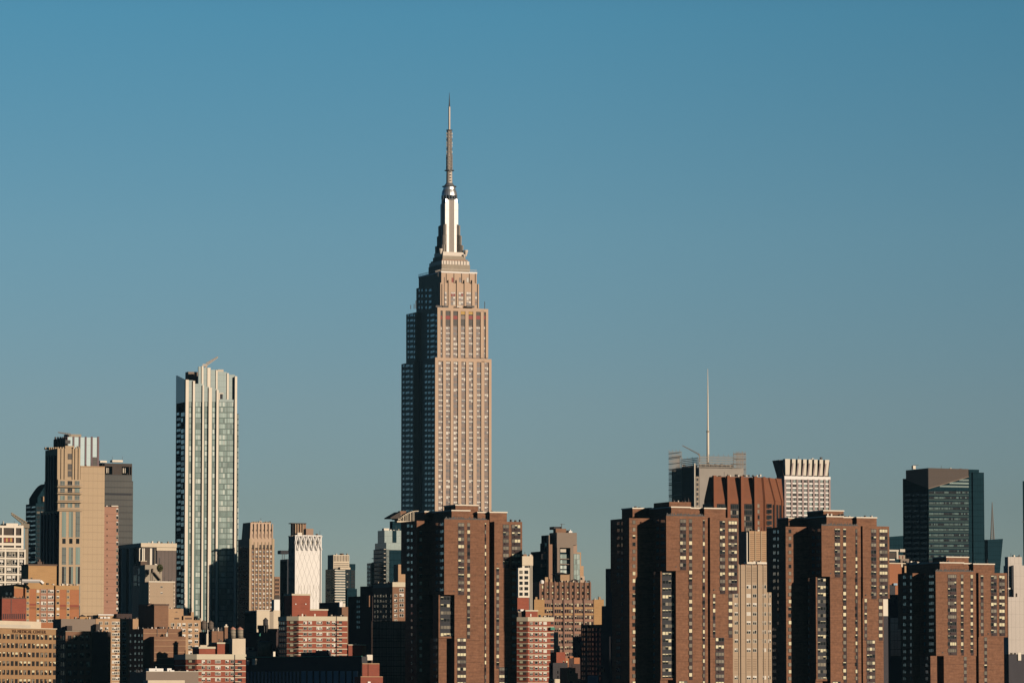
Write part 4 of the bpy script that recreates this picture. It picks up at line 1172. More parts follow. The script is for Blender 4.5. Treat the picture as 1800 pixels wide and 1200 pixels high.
# --- red brick balcony buildings
def balcony_house(label, D, xch, xc, xr, yb0, yb1, pitch, n, cols, pent, tower, sL=None, m='deep_red_brick', extra=None):
    b = Bd('balcony_house', label, D, xc, yb1, cat='apartment building', group='red brick houses with cream bands')
    k = mpp(D)
    c = (xc - xch) * k / (math.cos(b.a) + math.sin(b.a))
    u1 = b.E(xr, yb1)[0]
    vL = b.S(sL, yb1, -c)[0] if sL else c + 14
    zt, zb = b.E(xc, yb0)[1], b.E(xc, yb1)[1]
    foot = [(0, 0), (u1, 0), (u1, vL), (-c, vL), (-c, c)]
    b.geo('wall', m).prism(foot, foot, 0, zb)
    def grow(e): return [(-e * .4, -e), (u1 + e, -e), (u1 + e, vL + e), (-c - e, vL + e), (-c - e, c - e * .4)]
    f = grow(.15)
    b.geo('parapet', 'cream_band').prism(f, f, zb - .05, zt)
    f = grow(.1)
    for i in range(1, n):
        z = b.E(xc, yb1 + i * pitch)[1]
        b.geo('slab_band#%d' % i, 'cream_band').prism(f, f, z - .16, z + .16)
    # balconies on the chamfered corner: recess shade painted as dark fronts, with cream pieces
    nx, ny = -.7071, -.7071
    def cf(part, m_, f0, f1, z0, z1, o0, o1):
        P = [(-c * t, c * t) for t in (f0, f1)]
        q = [(P[1][0] + nx * o1, P[1][1] + ny * o1), (P[0][0] + nx * o1, P[0][1] + ny * o1), (P[0][0] + nx * o0, P[0][1] + ny * o0), (P[1][0] + nx * o0, P[1][1] + ny * o0)]
        b.geo(part, m_).prism(q, q, z0, z1)
    for i in range(n):
        z = b.E(xc, yb1 + i * pitch)[1]
        h = pitch * k
        cf('balcony', 'shade_brick', .15, .78, z - h * .56, z - .2, -.3, .06)
        cf('balcony', 'blind', .45, .72, z - h * .5, z - h * .12, -.3, .10)
    b.we(cols, yb1 + 1.2, pitch, n, pitch * .52, -.02, 'white')
    for (x0, x1, yt, yb, v, dep, mm, cap) in pent:
        r = b.fb('penthouse', mm, x0, x1, yt, yb, v, dep)
        if cap: b.sub('coping', 'cream_band', r[0] - .2, r[1] + .2, r[2] - .2, r[3] + .2, r[4] - .05, r[4] + cap)
    if extra: extra(b)
    b.done()
    return b
def exA(b):
    b.fb('slot', 'black_panel', 411.8, 413.4, 1150, None, -.2, .4)
    for i in range(6):
        y = 1159.5 + i * 10.6
        b.fb('balcony', 'black_panel', 418, 425.5, y + .6, y + 5.6, -.1, .3); b.fb('balcony', 'cream_band', 413.5, 423, y + 5.2, y + 6.6, -1.2, 1.2)
        b.fb('balcony', 'cream_band', 348.5, 357, y + 6, y + 7.2, -1.2, 1.2)
    for k in range(7): b.fb('roof_vent', 'dark_steel', 385 + k * 3.5, 386.4 + k * 3.5, 1122 + (k % 3) * 2, 1131, 6, .6)
    b.fb('roof_duct', 'cream_stone', 363, 366.4, 1113, 1136, 9, 1.2); b.fb('roof_duct', 'cream_stone', 352, 367, 1133, 1136, 8.5, 1.2)
balcony_house('red brick house with cream bands and a beige stair tower, bottom left of centre', 1620, 326, 346, 432, 1149, 1158, 10.6, 6,
    [(354.4, 360.4, 2), (363.8, 370, 2), (378, 388, 4), (396, 402.4, 2), (405.4, 411, 2)],
    [(350, 382, 1139, 1151, 5, 8, 'deep_red_brick', .7), (382, 412, 1130.5, 1151, 4, 9, 'deep_red_brick', .5), (408.5, 431.6, 1121.5, 1150.5, .4, 8, 'cream_stone', 0)], None, extra=exA)
water_tank('light wooden water tank with a pinkish conical roof, left one of the close pair', 1630, 404, 414.4, 1101, 1105, 1120.3, group=None)
water_tank('light wooden water tank with a pinkish conical roof, right one of the close pair', 1630, 416, 427.4, 1101, 1105.4, 1120.3, group=None)
water_tank('dim brown water tank beside the buff apartments, left of two below the glass tower', 1815, 352.8, 363, 1089, 1093, 1106, 'tank_dark', 'tank_dark', 12)
water_tank('dim brown water tank, right of two below the glass tower', 1815, 365, 375.4, 1090, 1094.6, 1106, 'tank_dark', 'tank_dark', 12)
B = simple('brown_tower_block', 'plain brown brick block behind the red house with cream bands', 1680, 366, 372.5, 392.5, 1108.5, 'blank_brown')
B.fb('seam', 'dusk_brick', 381.6, 382.3, 1109, 1150, -.06, .2)
for k in range(6): B.fb('roof_vent', 'pale_steel' if k % 3 == 0 else 'dark_steel', 374 + k * 3, 375.6 + k * 3, 1104 - (k % 2) * 2, 1109, 2, .8)
B.done()
B = simple('brown_rear_block', 'narrow dim brown block left of the plain brown brick block', 1700, 350, 356, 364, 1110, 'dusk_brick'); B.done()
B = Bd('brick_stack', 'slim brick chimney stack with a pale cap left of the light water tanks', 1640, 395, 1101, cat='chimney')
B.fb('shaft', 'blank_brown', 395, 400.6, 1101, None, 0, 1.4); B.fb('cap', 'cream_stone', 394.4, 401.2, 1099.4, 1101.6, -.2, 1.8); B.fb('pot', 'white_stone', 396.4, 399.2, 1096.6, 1099.6, .2, .8); B.done()
B = simple('tank_platform', 'dark steel platform building carrying the light water tanks', 1632, 398, 402, 431, 1121.3, 'shade_brick', d=6); B.done()

def exB(b):
    b.fb('slot', 'black_panel', 590.6, 592.2, 1083, None, -.2, .4)
    for i in range(8):
        y = 1090.6 + i * 9.95
        b.fb('balcony', 'black_panel', 596, 601.5, y + .6, y + 5, -.1, .3); b.fb('balcony', 'cream_band', 592.6, 600.5, y + 4.6, y + 6, -1.2, 1.2)
        b.fb('balcony', 'cream_band', 525, 532.5, y + 5, y + 6.2, -1.2, 1.2)
    b.ws([(491, 492.6, 1), (494.6, 496.2, 1), (498.2, 499.8, 1), (501.4, 503, 1)], 1091.4, 9.95, 8, 5.6, -5.2, 'resdark')
    for x in (519.2, 536.8): b.fb('wall_lamp#%d' % int(x), 'white_paint', x, x + 1.8, 1060, 1062, 2.7, .3)
    for x in (530.5, 552.5): b.fb('door', 'white_stone', x, x + 2.4, 1078, 1082.4, 1, .3)
balcony_house('wide red brick house with cream bands and a tall brick bulkhead, left of centre', 1622, 504, 525, 610, 1082.4, 1090, 9.95, 8,
    [(533.2, 539.4, 2), (542, 548.2, 2), (556.2, 566.2, 4), (574, 580, 2), (583.4, 589.4, 2)],
    [(513.5, 545, 1045.5, 1084, 3, 9, 'deep_red_brick', .55), (545, 576, 1072, 1084, 4, 8, 'deep_red_brick', .5)], None, sL=489.5, extra=exB)
def exC(b):
    for i in range(12):
        y = 1091.2 + i * 9.85
        b.fb('balcony', 'black_panel', 968, 972.8, y + 1.2, y + 5.4, -.1, .3)
    b.fb('awning', 'green_copper', 968, 975, 1101.5, 1106.5, -1.4, 1.4)
    b.fb('roof_unit', 'white_paint', 915, 921, 1070, 1073.5, 4, 3); b.fb('door', 'white_stone', 932, 934.2, 1078, 1083, 2.8, .3)
balcony_house('tall narrow red brick house with cream bands, right of the front brown tower', 1740, 908, 928, 973, 1083.8, 1091, 9.85, 12,
    [(931, 936.8, 2), (940, 945.4, 1), (947.6, 952.4, 2), (955, 961.2, 2)],
    [(924, 945, 1073.5, 1085, 3, 8, 'deep_red_brick', .5), (911, 925, 1075, 1085, 5, 7, 'dusk_brick', .4)], None, extra=exC)

# ================================================================ between the glass tower and the great skyscraper
# --- art deco tower
B = Bd('deco_tower', 'tan art deco tower with a tapering pale crown and brown window columns', 2450, 438.5, 960, cat='office tower')
mat('deco_brick', (.25, .14, .085), var=.06, scale=.2, fine=.05)
B.fb('wall', 'deco_brick', 438.5, 482.5, 955, None, .3, xl=418.5)
B.fb('upper_wall', 'limestone', 438.5, 482.5, 946, 962, .1, xl=418.5)
u0, u1 = B.E(440, 930)[0], B.E(480.2, 930)[0]
zb_, zt_ = B.E(440, 948)[1], B.E(442, 917.5)[1]
vl = B.S(423, 940)[0]
f0 = [(u0, .5), (u1, .5), (u1, vl), (u0, vl)]; s_ = .9
B.geo('crown', 'limestone').prism(f0, [(u0 + s_ * .6, 1.2), (u1 - s_, 1.2), (u1 - s_, vl - s_), (u0 + s_ * .6, vl - s_)], zb_, zt_)
cols = [(442.8, 446.2), (449.2, 452.8), (455.8, 459.2), (462.4, 465.6), (468.4, 472), (474.8, 478.2)]
for i, x in enumerate([440.4] + [(cols[k][1] + cols[k + 1][0]) / 2 for k in range(5)] + [480.4]):
    B.fb('pier', 'tan_stone', x - (1.9 if i in (0, 6) else .8), x + (1.9 if i in (0, 6) else .8), 952 if i not in (0, 6) else 946, None, -.2, 1)
for i, c in enumerate(cols):
    B.fb('crown_niche#%d' % i, 'limestone_dim', c[0] + .6, c[1] - .6, 938, 944, .55, .4)
    B.fb('crown_rib#%d' % i, 'limestone', c[1] + .3, c[1] + 2.0, 920, 946, .2, 1)
    B.fb('crown_niche#b%d' % i, 'dark_stone', c[0] + 1, c[0] + 2, 930, 933, .7, .4)
    B.fb('arch#%d' % i, 'dark_stone', c[0] + .2, c[1] - .2, 957, 964.5, .1, .4)
B.we(cols, 967, 8.15, 15, 4.6, .22, 'esb')
B.ws([(422, 424, 1), (427, 429, 1), (432, 434, 1)], 960, 8.15, 16, 3.6, 0, 'dark')
rr = random.Random(5)
for k in range(12): B.fb('roof_vent', 'grey_concrete', 443 + k * 3, 444.4 + k * 3, 917.8 - rr.uniform(.4, 2), 918.4, 3, 1.2)
B.done()
B = simple('narrow_brown_block', 'narrow brown block squeezed right of the art deco tower', 2650, 480, 483, 492, 1013, 'deco_brick')
B.fb('corner', 'dark_stone', 483, 491.5, 1046, 1056, -.3, 1); B.we([(484, 486.5, 1), (487.6, 490, 1)], 1017, 7, 5, 4, -.02, 'dark'); B.done()
B = simple('white_block', 'bright white windowless block left of the white lattice tower', 2300, 478, 482, 492, 1053, 'white_paint')
B.fb('lower_wall', 'cream_stone', 480.5, 492.5, 1072, None, -4, 6); B.done()
B = Bd('beige_block', 'beige windowless block with a dark glass side, below the art deco tower', 2200, 451.4, 1072, cat='building')
B.fb('wall', 'cream_stone', 451.4, 474, 1072, None, 0, xl=430.5); B.sb('side_glazing', 'curtain_glass', 431, 451, 1074.5, None, 0, .3)
B.fb('wall', 'grey_concrete', 474, 481, 1074, None, 1.5, 8); B.fb('coping', 'white_stone', 451, 475, 1071.2, 1072.4, -.3, 1)
B.done()
B = Bd('dark_roofscape', 'dark low building with ragged roof below the art deco tower', 1950, 487, 1104, a=44, cat='building')
B.fb('wall', 'shade_brick', 487, 491, 1104, None, 0, xl=454)
B.sb('wall', 'shade_brick', 454, 472, 1098, 1105, 3, .5); B.sb('wall', 'shade_brick', 430, 487, 1110, None, 0, .4); B.sb('wall', 'shade_brick', 432, 487, 1117, None, -.5, .4)
B.sb('roof_unit', 'green_copper', 455.5, 458, 1112, 1117, -1, .6)
B.done()
water_tank('black silhouetted water tank in front of the beige windowless block', 1955, 462.4, 471.2, 1084.8, 1089.4, 1099, 'dark_roof', 'dark_roof', 3)  # barrel and roof coloured near-black to paint the silhouette's shade
B = simple('plain_roof_house', 'pale low roof house with a small louvred bulkhead right of the beige stair tower', 1650, 428, 432, 451, 1143.5, 'pale_concrete', d=6)
B.fb('penthouse', 'cream_stone', 435, 446, 1137, 1144, 2, 3); B.fb('louvre', 'dark_louvre', 437, 443, 1138.5, 1141.5, 1.95, .2); B.fb('coping', 'purple_rib', 431.5, 451, 1142.4, 1143.8, -.2, 1); B.done()
x, y, z = at(465.5, 1152, 1650)
k = mpp(1650)
o = link(bpy.data.objects.new('cooling_tank', None)); o.location = (x, y, z); tag(o, 'wide rusty brown wrapped round tank on the roof below the art deco tower', 'tank')
g = Geo(); g.lathe(0, 0, [(12.4 * k, 0), (12.4 * k, 24 * k)], 28); g.build('barrel', 'mesh_wrap', o, smooth=True)
g = Geo(); g.lathe(0, 0, [(12.5 * k, 24 * k), (2, 25.4 * k), (.4, 26.5 * k)], 28); g.build('lid', 'grey_taupe', o)
g = Geo(); g.box(-13.4 * k, -9.4 * k, -.6, .6, 22 * k, 28.5 * k); g.build('hatch', 'tan_stone', o)
B = Bd('striped_hall', 'long dark hall with grey and blue vertical panels, bottom edge', 1545, 636, 1153, a=44, cat='building')
B.fb('wall', 'dark_roof', 636, 646, 1153, None, 0, xl=432)
B.sb('roof_band', 'green_copper', 432, 637, 1151.6, 1153.2, 0, .4); B.sb('roof_unit', 'dark_roof', 531, 582, 1145.5, 1154, 1.5, .6); B.sb('roof_unit', 'dark_roof', 557, 580, 1142.5, 1149, 1.2, .6)
mat('dim_grey_panel', (.24, .22, .23), var=.15, fine=.05); mat('dim_blue_panel', (.19, .25, .29), var=.1, fine=.03)
for i in range(15): B.sb('facade_panel#%d' % i, 'dim_grey_panel', 434.5 + i * 6.3, 437.8 + i * 6.3, 1179.5, None, 0, .15)
for i in range(9): B.sb('facade_panel#b%d' % i, 'dim_blue_panel', 530 + i * 11.4, 538 + i * 11.4, 1178.5, None, 0, .15)
for x0, x1, y0, y1, m in ((447, 452, 1157, 1168, 'pale_concrete'), (436.8, 438, 1160, 1168, 'white_paint'), (482.6, 484, 1144.5, 1153, 'white_stone')):
    B.sb('roof_unit', m, x0, x1, y0, y1, -.2, 1)
B.done()
# --- brick boxes bottom right of it
B = Bd('brick_stair_house', 'small red brick stair house with a pale coping, right of the wide red brick house', 1640, 612.5, 1133, cat='building')
B.fb('wall', 'red_brick', 612.5, 637, 1133, None, 0, xl=606); B.fb('wall', 'orange_brick', 637, 644, 1134, None, 2, 5); B.fb('coping', 'cream_band', 612, 644, 1131.8, 1133.4, -.2, 1); B.done()
B = Bd('brick_end_house', 'front red brick house with stepped top and white vent boxes, bottom edge', 1545, 637, 1165, cat='building')
B.fb('wall', 'red_brick', 637, 667, 1165.5, None, 0, xl=628); B.fb('wall', 'red_brick', 634, 673, 1188.5, None, -3, 8)
B.fb('string_course', 'tan_brick', 637, 667, 1164.8, 1166.4, -.2, .6); B.fb('string_course#2', 'tan_brick', 634, 673, 1187.8, 1189.2, -3.2, .6)
B.fb('string_course#3', 'red_brick', 647.5, 649.5, 1166, 1188, -.3, .5)
for x0, x1, y0 in ((625.5, 631.6, 1156), (634.6, 641, 1156), (645, 655, 1150)): B.fb('roof_unit', 'white_stone', x0, x1, y0, y0 + 9.6, 4, 1.6)
B.fb('porthole', 'white_paint', 646.5, 651.5, 1197, 1203, -3.3, .4); B.fb('roof_vent', 'dusk_brick', 653, 655, 1160, 1166, 2, 1); B.done()
B = Bd('reflecting_block', 'low block with wavy brown mirrored glass left of the front brown tower', 1690, 655.4, 1091, cat='office building')
B.fb('wall', 'curtain_wavy', 655.4, 713, 1091, None, 0, 1.6)
B.fb('mullion', 'frame_dark', 655.4, 713, 1090.4, 1091.4, -.15, .4)
for i in range(19): B.fb('mullion#%d' % i, 'frame_dark', 655.4 + i * 3, 655.8 + i * 3, 1091, None, -.1, .3)
for i in range(9): B.fb('mullion#h%d' % i, 'frame_dark', 655.4, 713, 1104 + i * 11, 1104.6 + i * 11, -.1, .3)
B.done()
B = Bd('dark_apartments', 'dark brick apartments with a sunlit tan right wing and cream band', 1800, 690, 1024, cat='apartment building')
B.fb('wall', 'blank_brown', 690, 714, 1023, None, 0, xl=655.5); B.fb('band', 'cream_band', 690, 714, 1022.4, 1030.8, -.15, .5); B.sb('side_band', 'grey_concrete', 656, 690, 1025, 1031, 0, .12)
B.fb('penthouse', 'tan_brick', 700, 714, 991.5, 1023, 5, xl=692)
B.we([(692.8, 698.4, 2)], 1043.5, 8.9, 7, 5.4, -.02, 'white'); B.we([(702, 709.8, 2)], 1033.5, 8.9, 6, 5.6, -.02, 'white')
B.ws([(658, 660.4, 1), (663, 665.6, 1), (668, 671, 1), (673, 676, 1), (678, 680, 1), (686.5, 688, 1)], 1044, 9.1, 8, 5.4, 0, 'resdark'); B.done()
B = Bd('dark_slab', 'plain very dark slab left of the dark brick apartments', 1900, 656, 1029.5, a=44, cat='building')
B.fb('wall', 'shade_brick', 656, 660, 1029.5, None, 0, xl=633); B.sb('lower_wall', 'shade_brick', 613, 656, 1047, None, 0, .4)
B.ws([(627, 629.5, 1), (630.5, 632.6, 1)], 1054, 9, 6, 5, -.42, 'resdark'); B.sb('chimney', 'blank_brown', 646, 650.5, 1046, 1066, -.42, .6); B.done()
B = Bd('brown_bulkhead', 'small brown bulkhead with white tank, right of the wide red brick house top', 1760, 601, 1066, cat='building')
B.fb('wall', 'blank_brown', 601, 612, 1066, None, 0, 5); B.fb('roof_unit', 'white_paint', 597, 602.6, 1057.5, 1066, -1, 1.5); B.fb('roof_unit', 'white_paint', 598.8, 599.8, 1053.5, 1058, -.6, .4); B.fb('roof_unit', 'white_stone', 603, 607, 1059.5, 1066, 1, 1); B.done()
# --- white tower with a diamond lattice
B = Bd('lattice_tower', 'bright white tower covered by a diamond lattice, with a plant box on its roof', 2557, 519, 941, cat='office tower')
u0, u1, _, vl, zt_ = B.fb('wall', 'white_paint', 519, 565.4, 960.5, None, 0, xl=507.5)
B.fb('crown_core', 'grey_concrete', 519.6, 565, 941.5, 962, 1.0, xl=509.5)
B.fb('crown_screen', 'pale_concrete', 529, 564.6, 941.5, 962, .5, .3)
B.sb('side_wall', 'steel_glass', 507.6, 519, 941, None, 0, .15)
z1_, z0_ = B.E(519, 940.2)[1], B.E(519, 1062)[1]
per = (u1 - u0) / 5.6; hh = (z1_ - B.E(519, 966)[1])
def lat(part, m, pa, pb, za, zb, w, off, on):
    pt = (lambda s, z: (s, -off, z)) if on == 'E' else (lambda s, z: (-off, s, z))
    n_ = int((pb - pa) / (per / 2)) + 2; rows = int((za - zb) / (hh / 2)) + 1
    g = B.geo(part, m)
    for j in range(rows):
        zt2, zb2 = za - j * hh / 2, za - (j + 1) * hh / 2
        if zb2 < zb: break
        for i in range(n_):
            s0, s1 = pa + i * per / 2, pa + (i + 1) * per / 2
            if s1 > pb + .01: break
            if (i + j) % 2: g.bar(pt(s0, zt2), pt(s1, zb2), w)
            else: g.bar(pt(s0, zb2), pt(s1, zt2), w)
lat('lattice', 'white_paint', u0, u1, z1_, z1_ - hh * 1.001, 1.05, .2, 'E')
lat('lattice#low', 'white_paint', u0, u1, z1_ - hh, z0_, .2, -.06, 'E')
lat('side_lattice', 'pale_concrete', .2, vl, z1_, z0_, .5, .35, 'S')
for x0, x1 in ((518.8, 520.6), (563.8, 565.6)): B.fb('corner_rib', 'white_paint', x0, x1, 940, None, -.6, 1)
B.fb('corner_rib', 'white_paint', 518.8, 565.6, 939.6, 941.8, -.7, 1)
for i in range(8): B.fb('seam#%d' % i, 'pale_concrete', 524.5 + i * 5.2, 524.9 + i * 5.2, 1028, None, -.08, .2)
B.fb('crown_gap', 'mauve_panel', 523.5, 530, 943, 955, .35, .2)
B.fb('penthouse', 'deco_brick', 519, 538, 919.5, 941, 6, xl=511); B.fb('penthouse', 'limestone_dim', 538, 551, 928.5, 941, 4, 8)
for x in (514.5, 519, 523, 527.5, 532): B.fb('roof_post', 'tan_stone' if x > 516 else 'black_panel', x, x + 1.2, 919 + (x < 518) * 2, 939, 5.2, .5)
B.fb('roof_frame', 'dark_stone', 512, 538.5, 918.5, 920, 5, 5); B.fb('door', 'black_panel', 533.8, 537, 930, 939, 5.4, .4); B.fb('roof_unit', 'white_stone', 523, 531, 935.5, 940, 2, 2)
B.done()
B = Bd('dark_narrow_tower', 'narrow dark tower with a small water tank frame, left of the white lattice tower', 2680, 505, 982, cat='office tower')
B.fb('wall', 'black_panel', 505, 512, 982, None, 0, xl=492.5); B.fb('wall', 'black_panel', 493.5, 508, 966.8, 973, 6, 6)
for x in (496, 499.5): B.fb('roof_post', 'dark_steel', x, x + .8, 972, 983, 5, .4)
B.sb('side_glazing', 'curtain_glass', 492.8, 505, 985, None, 0, .2); B.done()
# --- stepped glass tower
B = Bd('stepped_glass_tower', 'teal glass tower with white striped floors and stepped dark sides, right of the lattice tower', 2500, 590, 1000, cat='apartment tower')
B.fb('wall', 'steel_glass', 590, 607, 999, None, 0, xl=572)
B.fb('upper_wall', 'cream_stone', 586, 614, 974.5, 1000, 4, xl=576)
for i in range(10): B.fb('upper_slot#%d' % i, 'dark_stone', 587.2 + i * 2.7, 588.3 + i * 2.7, 976, 986, 3.9, .3)
for i in range(4): B.fb('upper_slot#r%d' % i, 'dark_stone', 587, 613, 989 + i * 3, 990 + i * 3, 3.9, .3)
for i in range(24): B.fb('floor_band#%d' % i, 'white_stone', 588.5, 607, 1000.5 + i * 4.6, 1002.2 + i * 4.6, -.7, 1)
B.fb('balcony_end', 'cream_stone', 598, 616, 996.5, 1000, -2, 4)
B.fb('wall', 'curtain_glass', 607, 624.5, 992, None, 4, 12); B.fb('wall', 'curtain_glass', 611, 624.8, 990.5, 1000, 6, 9); B.fb('wall', 'curtain_glass', 610, 627.5, 1034, None, 3, 12)
B.we([(609, 615, 2), (617, 623.5, 2)], 1002, 4.6, 14, 3, 3.95, 'dark')
B.ws([(574, 580, 2), (582, 588, 2)], 1003, 4.6, 24, 3.2, 0, 'dark')
B.done()
B = Bd('low_shaded_block', 'low dark roofs in front of the stepped teal glass tower', 2050, 602, 1056, a=44, cat='building'); B.fb('wall', 'shade_brick', 602, 605, 1068, None, 0, xl=575); B.sb('wall', 'dark_roof', 562, 601, 1058, None, 0, .4); B.done()
# --- cyan glass tower left of the front brown tower
B = Bd('cyan_tower', 'pale green glass stepped tower partly hidden by the front brown tower', 2300, 676, 932, cat='apartment tower')
B.fb('wall', 'cyan_glass', 676, 706, 931.5, 990, 0, xl=664)
B.fb('recess', 'curtain_glass', 690.4, 697, 932, 953, -.3, .5)
B.fb('wall', 'cyan_glass', 679, 706, 953, 966, -3, xl=659); B.fb('wall', 'curtain_glass', 683, 706, 959, None, -2.6, 8); B.fb('wall', 'steel_glass', 679, 684, 965, None, -3.2, xl=656.5)
for i in range(9): B.sb('balcony', 'pale_concrete', 657 if i > 1 else 660, 678.5, 964 + i * 7.4, 965.2 + i * 7.4, B.E(679, 965, -3.2)[0], 1.2)
B.fb('roof_unit', 'white_stone', 675, 684, 928, 931.6, 3, 3)
B.fb('side_slab', 'steel_glass', 652, 658, 989, None, 8, xl=645); B.ws([(646, 648, 1), (649, 651, 1)], 993, 7, 8, 5, B.E(652, 989, 8)[0], 'resdark')
B.done()
B = Bd('vaulted_roof_tower', 'dark glass tower with an arched ribbed metal canopy, left behind the front brown tower', 2400, 700, 912, cat='office tower')
B.fb('wall', 'curtain_glass', 690, 735, 915.5, None, 0, xl=685)
n = 12
for i in range(n):
    x0, x1 = 700 + i * 3, 703.1 + i * 3
    t = i / n; yt = 911 - 14 * math.sin(min(1, t * 1.15) * math.pi / 2)
    B.fb('canopy_roof#%d' % i, 'cream_stone', x0, x1, yt, yt + 1.3, -1, 10); B.fb('canopy_rib#%d' % i, 'cream_stone' if i % 2 else 'grey_concrete', x0, x0 + 1.1, yt + 1, 916, -.6, 1)
B.fb('canopy_wall', 'grey_concrete', 700, 735, 904, 917, 2, 6); B.fb('ledge', 'cream_stone', 698, 735, 915, 917.5, -1.4, 1)
g_ = B.geo('eave', 'dark_stone')
p0, p1, p2 = B.E(685.5, 909), B.E(703, 899), B.E(703, 903.5)
g_.prism([(p0[0], -1), (p1[0], -1), (p1[0], 9), (p0[0], 9)], [(p0[0], -1), (p1[0], -1), (p1[0], 9), (p0[0], 9)], p0[1] - .6, [p0[1], p1[1], p1[1], p0[1]])
B.fb('copper_peak', 'blank_brown', 703, 714, 897.5, 905, 3, 3)
B.done()

# ================================================================ right of the skyscraper
B = Bd('white_window_block', 'small white block with two columns of square windows beside the front brown tower', 1850, 911, 997, cat='building')
B.fb('wall', 'white_stone', 911, 931, 997, 1049.5, 0, 8); B.fb('wall', 'deep_red_brick', 909.5, 930, 1049.5, None, .3, 8)
B.fb('upper_wall', 'cream_stone', 918, 937, 976.8, 993.2, 1.5, 8); B.fb('upper_wall#2', 'white_stone', 918, 934, 993, 998, 2, 8)
B.fb('roof_unit', 'deco_brick', 920, 926, 973.5, 977, 3, 3)
for x in (931.4, 933.2, 935): B.fb('downpipe', 'pale_concrete', x, x + 1.1, 993, 1072, 1.2, .6)
B.we([(913, 918.8, 2), (922, 928.4, 2)], 1002.2, 9.6, 5, 5.6, -.02, 'dark'); B.we([(922.4, 928.2, 2)], 994, 9, 1, 3.4, 1.95, 'dark')
B.done()
B = Bd('grey_modern_tower', 'grey stone modern tower framing a teal glass front, in front of tan setbacks', 2300, 979, 936, cat='office tower')
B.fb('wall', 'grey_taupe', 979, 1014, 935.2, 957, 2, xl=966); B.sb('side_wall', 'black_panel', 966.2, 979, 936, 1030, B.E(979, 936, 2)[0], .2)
B.fb('portal', 'grey_taupe', 979, 1008, 955, 962, -1.2, 4); B.fb('portal', 'grey_taupe', 979.4, 984, 961.8, None, -1.1, 6); B.fb('portal', 'grey_taupe', 1002.6, 1008, 961.8, None, -1.1, 8)
B.fb('portal#side', 'deco_brick', 964.6, 971, 956, None, 1, 2); B.fb('portal#mid', 'grey_taupe', 964.6, 966.4, 940, None, 1, 3)
B.fb('front_wall', 'curtain_glass', 984, 1003, 962, None, 1.5, 10)
B.fb('sky_opening', 'pale_concrete', 985, 995, 963, 970, 1.3, .2)
B.we([(984.6, 1002, 5)], 973.5, 9.2, 8, 7.6, 1.4, 'teal')
for y in (981, 990.5): B.fb('terrace', 'grey_taupe', 984, 1003, y, y + 1.2, -.4, 2)
B.fb('left_wall', 'curtain_glass', 967, 979, 972, None, 1.8, 9); B.we([(974.6, 978.6, 2)], 973, 9.2, 8, 8.6, 1.75, 'teal')
B.fb('right_wall', 'steel_glass', 1008, 1019.4, 972.5, None, 2, 10); B.we([(1008.4, 1013.6, 2), (1014, 1019, 2)], 973.4, 9.2, 8, 8.8, 1.95, 'teal')
B.fb('right_wall#up', 'limestone_dim', 1008, 1014.4, 956, 974, 3, 8); B.fb('setback', 'tan_brick', 1014, 1021.4, 970, None, 5, 9); B.fb('setback', 'tan_brick', 1019, 1026, 994, None, 4, 9); B.fb('setback', 'limestone', 1020, 1027.6, 1012, None, 3, 9)
B.we([(1020.8, 1023.6, 1)], 1014.5, 8, 1, 4, 2.95, 'dark')
B.fb('penthouse', 'blank_brown', 977, 995, 928.4, 937, 6, xl=972.5); B.fb('penthouse', 'black_panel', 973.5, 987, 925, 930, 8, 6); B.fb('roof_unit', 'white_paint', 1000, 1006, 932.8, 936, 4, 3); B.fb('roof_unit', 'white_paint', 1002, 1003.6, 930.4, 933.2, 4.5, 1); B.fb('roof_unit', 'dark_stone', 994.6, 1000, 931.4, 936, 6, 3)
B.fb('roof_antenna', 'dark_steel', 987, 987.9, 919.8, 930, 7, .4); B.fb('roof_antenna#2', 'dark_steel', 984.2, 993, 920.2, 920.8, 7, .3)
B.fb('rear_block', 'curtain_glass', 963, 967, 940, None, 9, xl=951.5); B.fb('rear_block#2', 'curtain_glass', 958, 965, 954, None, 8, xl=949.5); B.fb('rear_bay', 'green_glass', 954, 963, 972.5, 982, 7, 2); B.fb('rear_bay#2', 'steel_glass', 953, 963, 990.5, 996, 7, 2); B.fb('roof_unit', 'tan_brick', 957, 959, 969, 973, 7, 1)
B.done()
B = simple('blue_dark_block', 'dark blue block between the small white block and the grey modern tower', 2420, 933, 950, 962, 968.5, 'curtain_glass'); B.done()
# --- brown deco loft
mat('loft_brick', (.25, .145, .10), var=.08, fine=.06)
B = Bd('loft_building', 'broad brown art deco loft with pointed piers, set back above tan window rows', 2040, 939, 1054, a=14, cat='loft building')
B.fb('wall', 'loft_brick', 939, 1061.5, 1053.5, None, 0, xl=935); B.fb('corner_wall', 'ochre_brick', 939, 957, 1053, 1100, -.25, 1); B.fb('corner_wall#2', 'ochre_brick', 1044, 1061.5, 1053, 1100, -.25, 1)
B.fb('upper_wall', 'blank_brown', 948, 1039, 1022.4, 1054.5, 5, 18)
mat('loft_pier', (.20, .115, .085), var=.08, fine=.05)
px_ = [952.6 + i * 8.85 for i in range(11)]
B.we([(952.4 + i * 8.85, 955 + i * 8.85, 1) for i in range(10)], 1028.4, 11, 3, 5.2, 4.96, 'office_dark')
for i in range(11):
    x = 949 + i * 8.85
    B.fb('pier', 'loft_pier', x - .9, x + .9, 1020.6 if i % 2 else 1021.6, 1054, 4.4, .8)
    if i < 10:
        for y in (1035.2, 1046.4): B.fb('ornament#%d_%d' % (i, int(y)), 'pink_brick', x + 3.2, x + 5.4, y, y + 2.2, 4.85, .3)
for x in (972.6, 990.6, 1008.2, 1026): B.fb('pier', 'loft_pier', x, x + 2.2, 1052, None, -.6, 1.2)
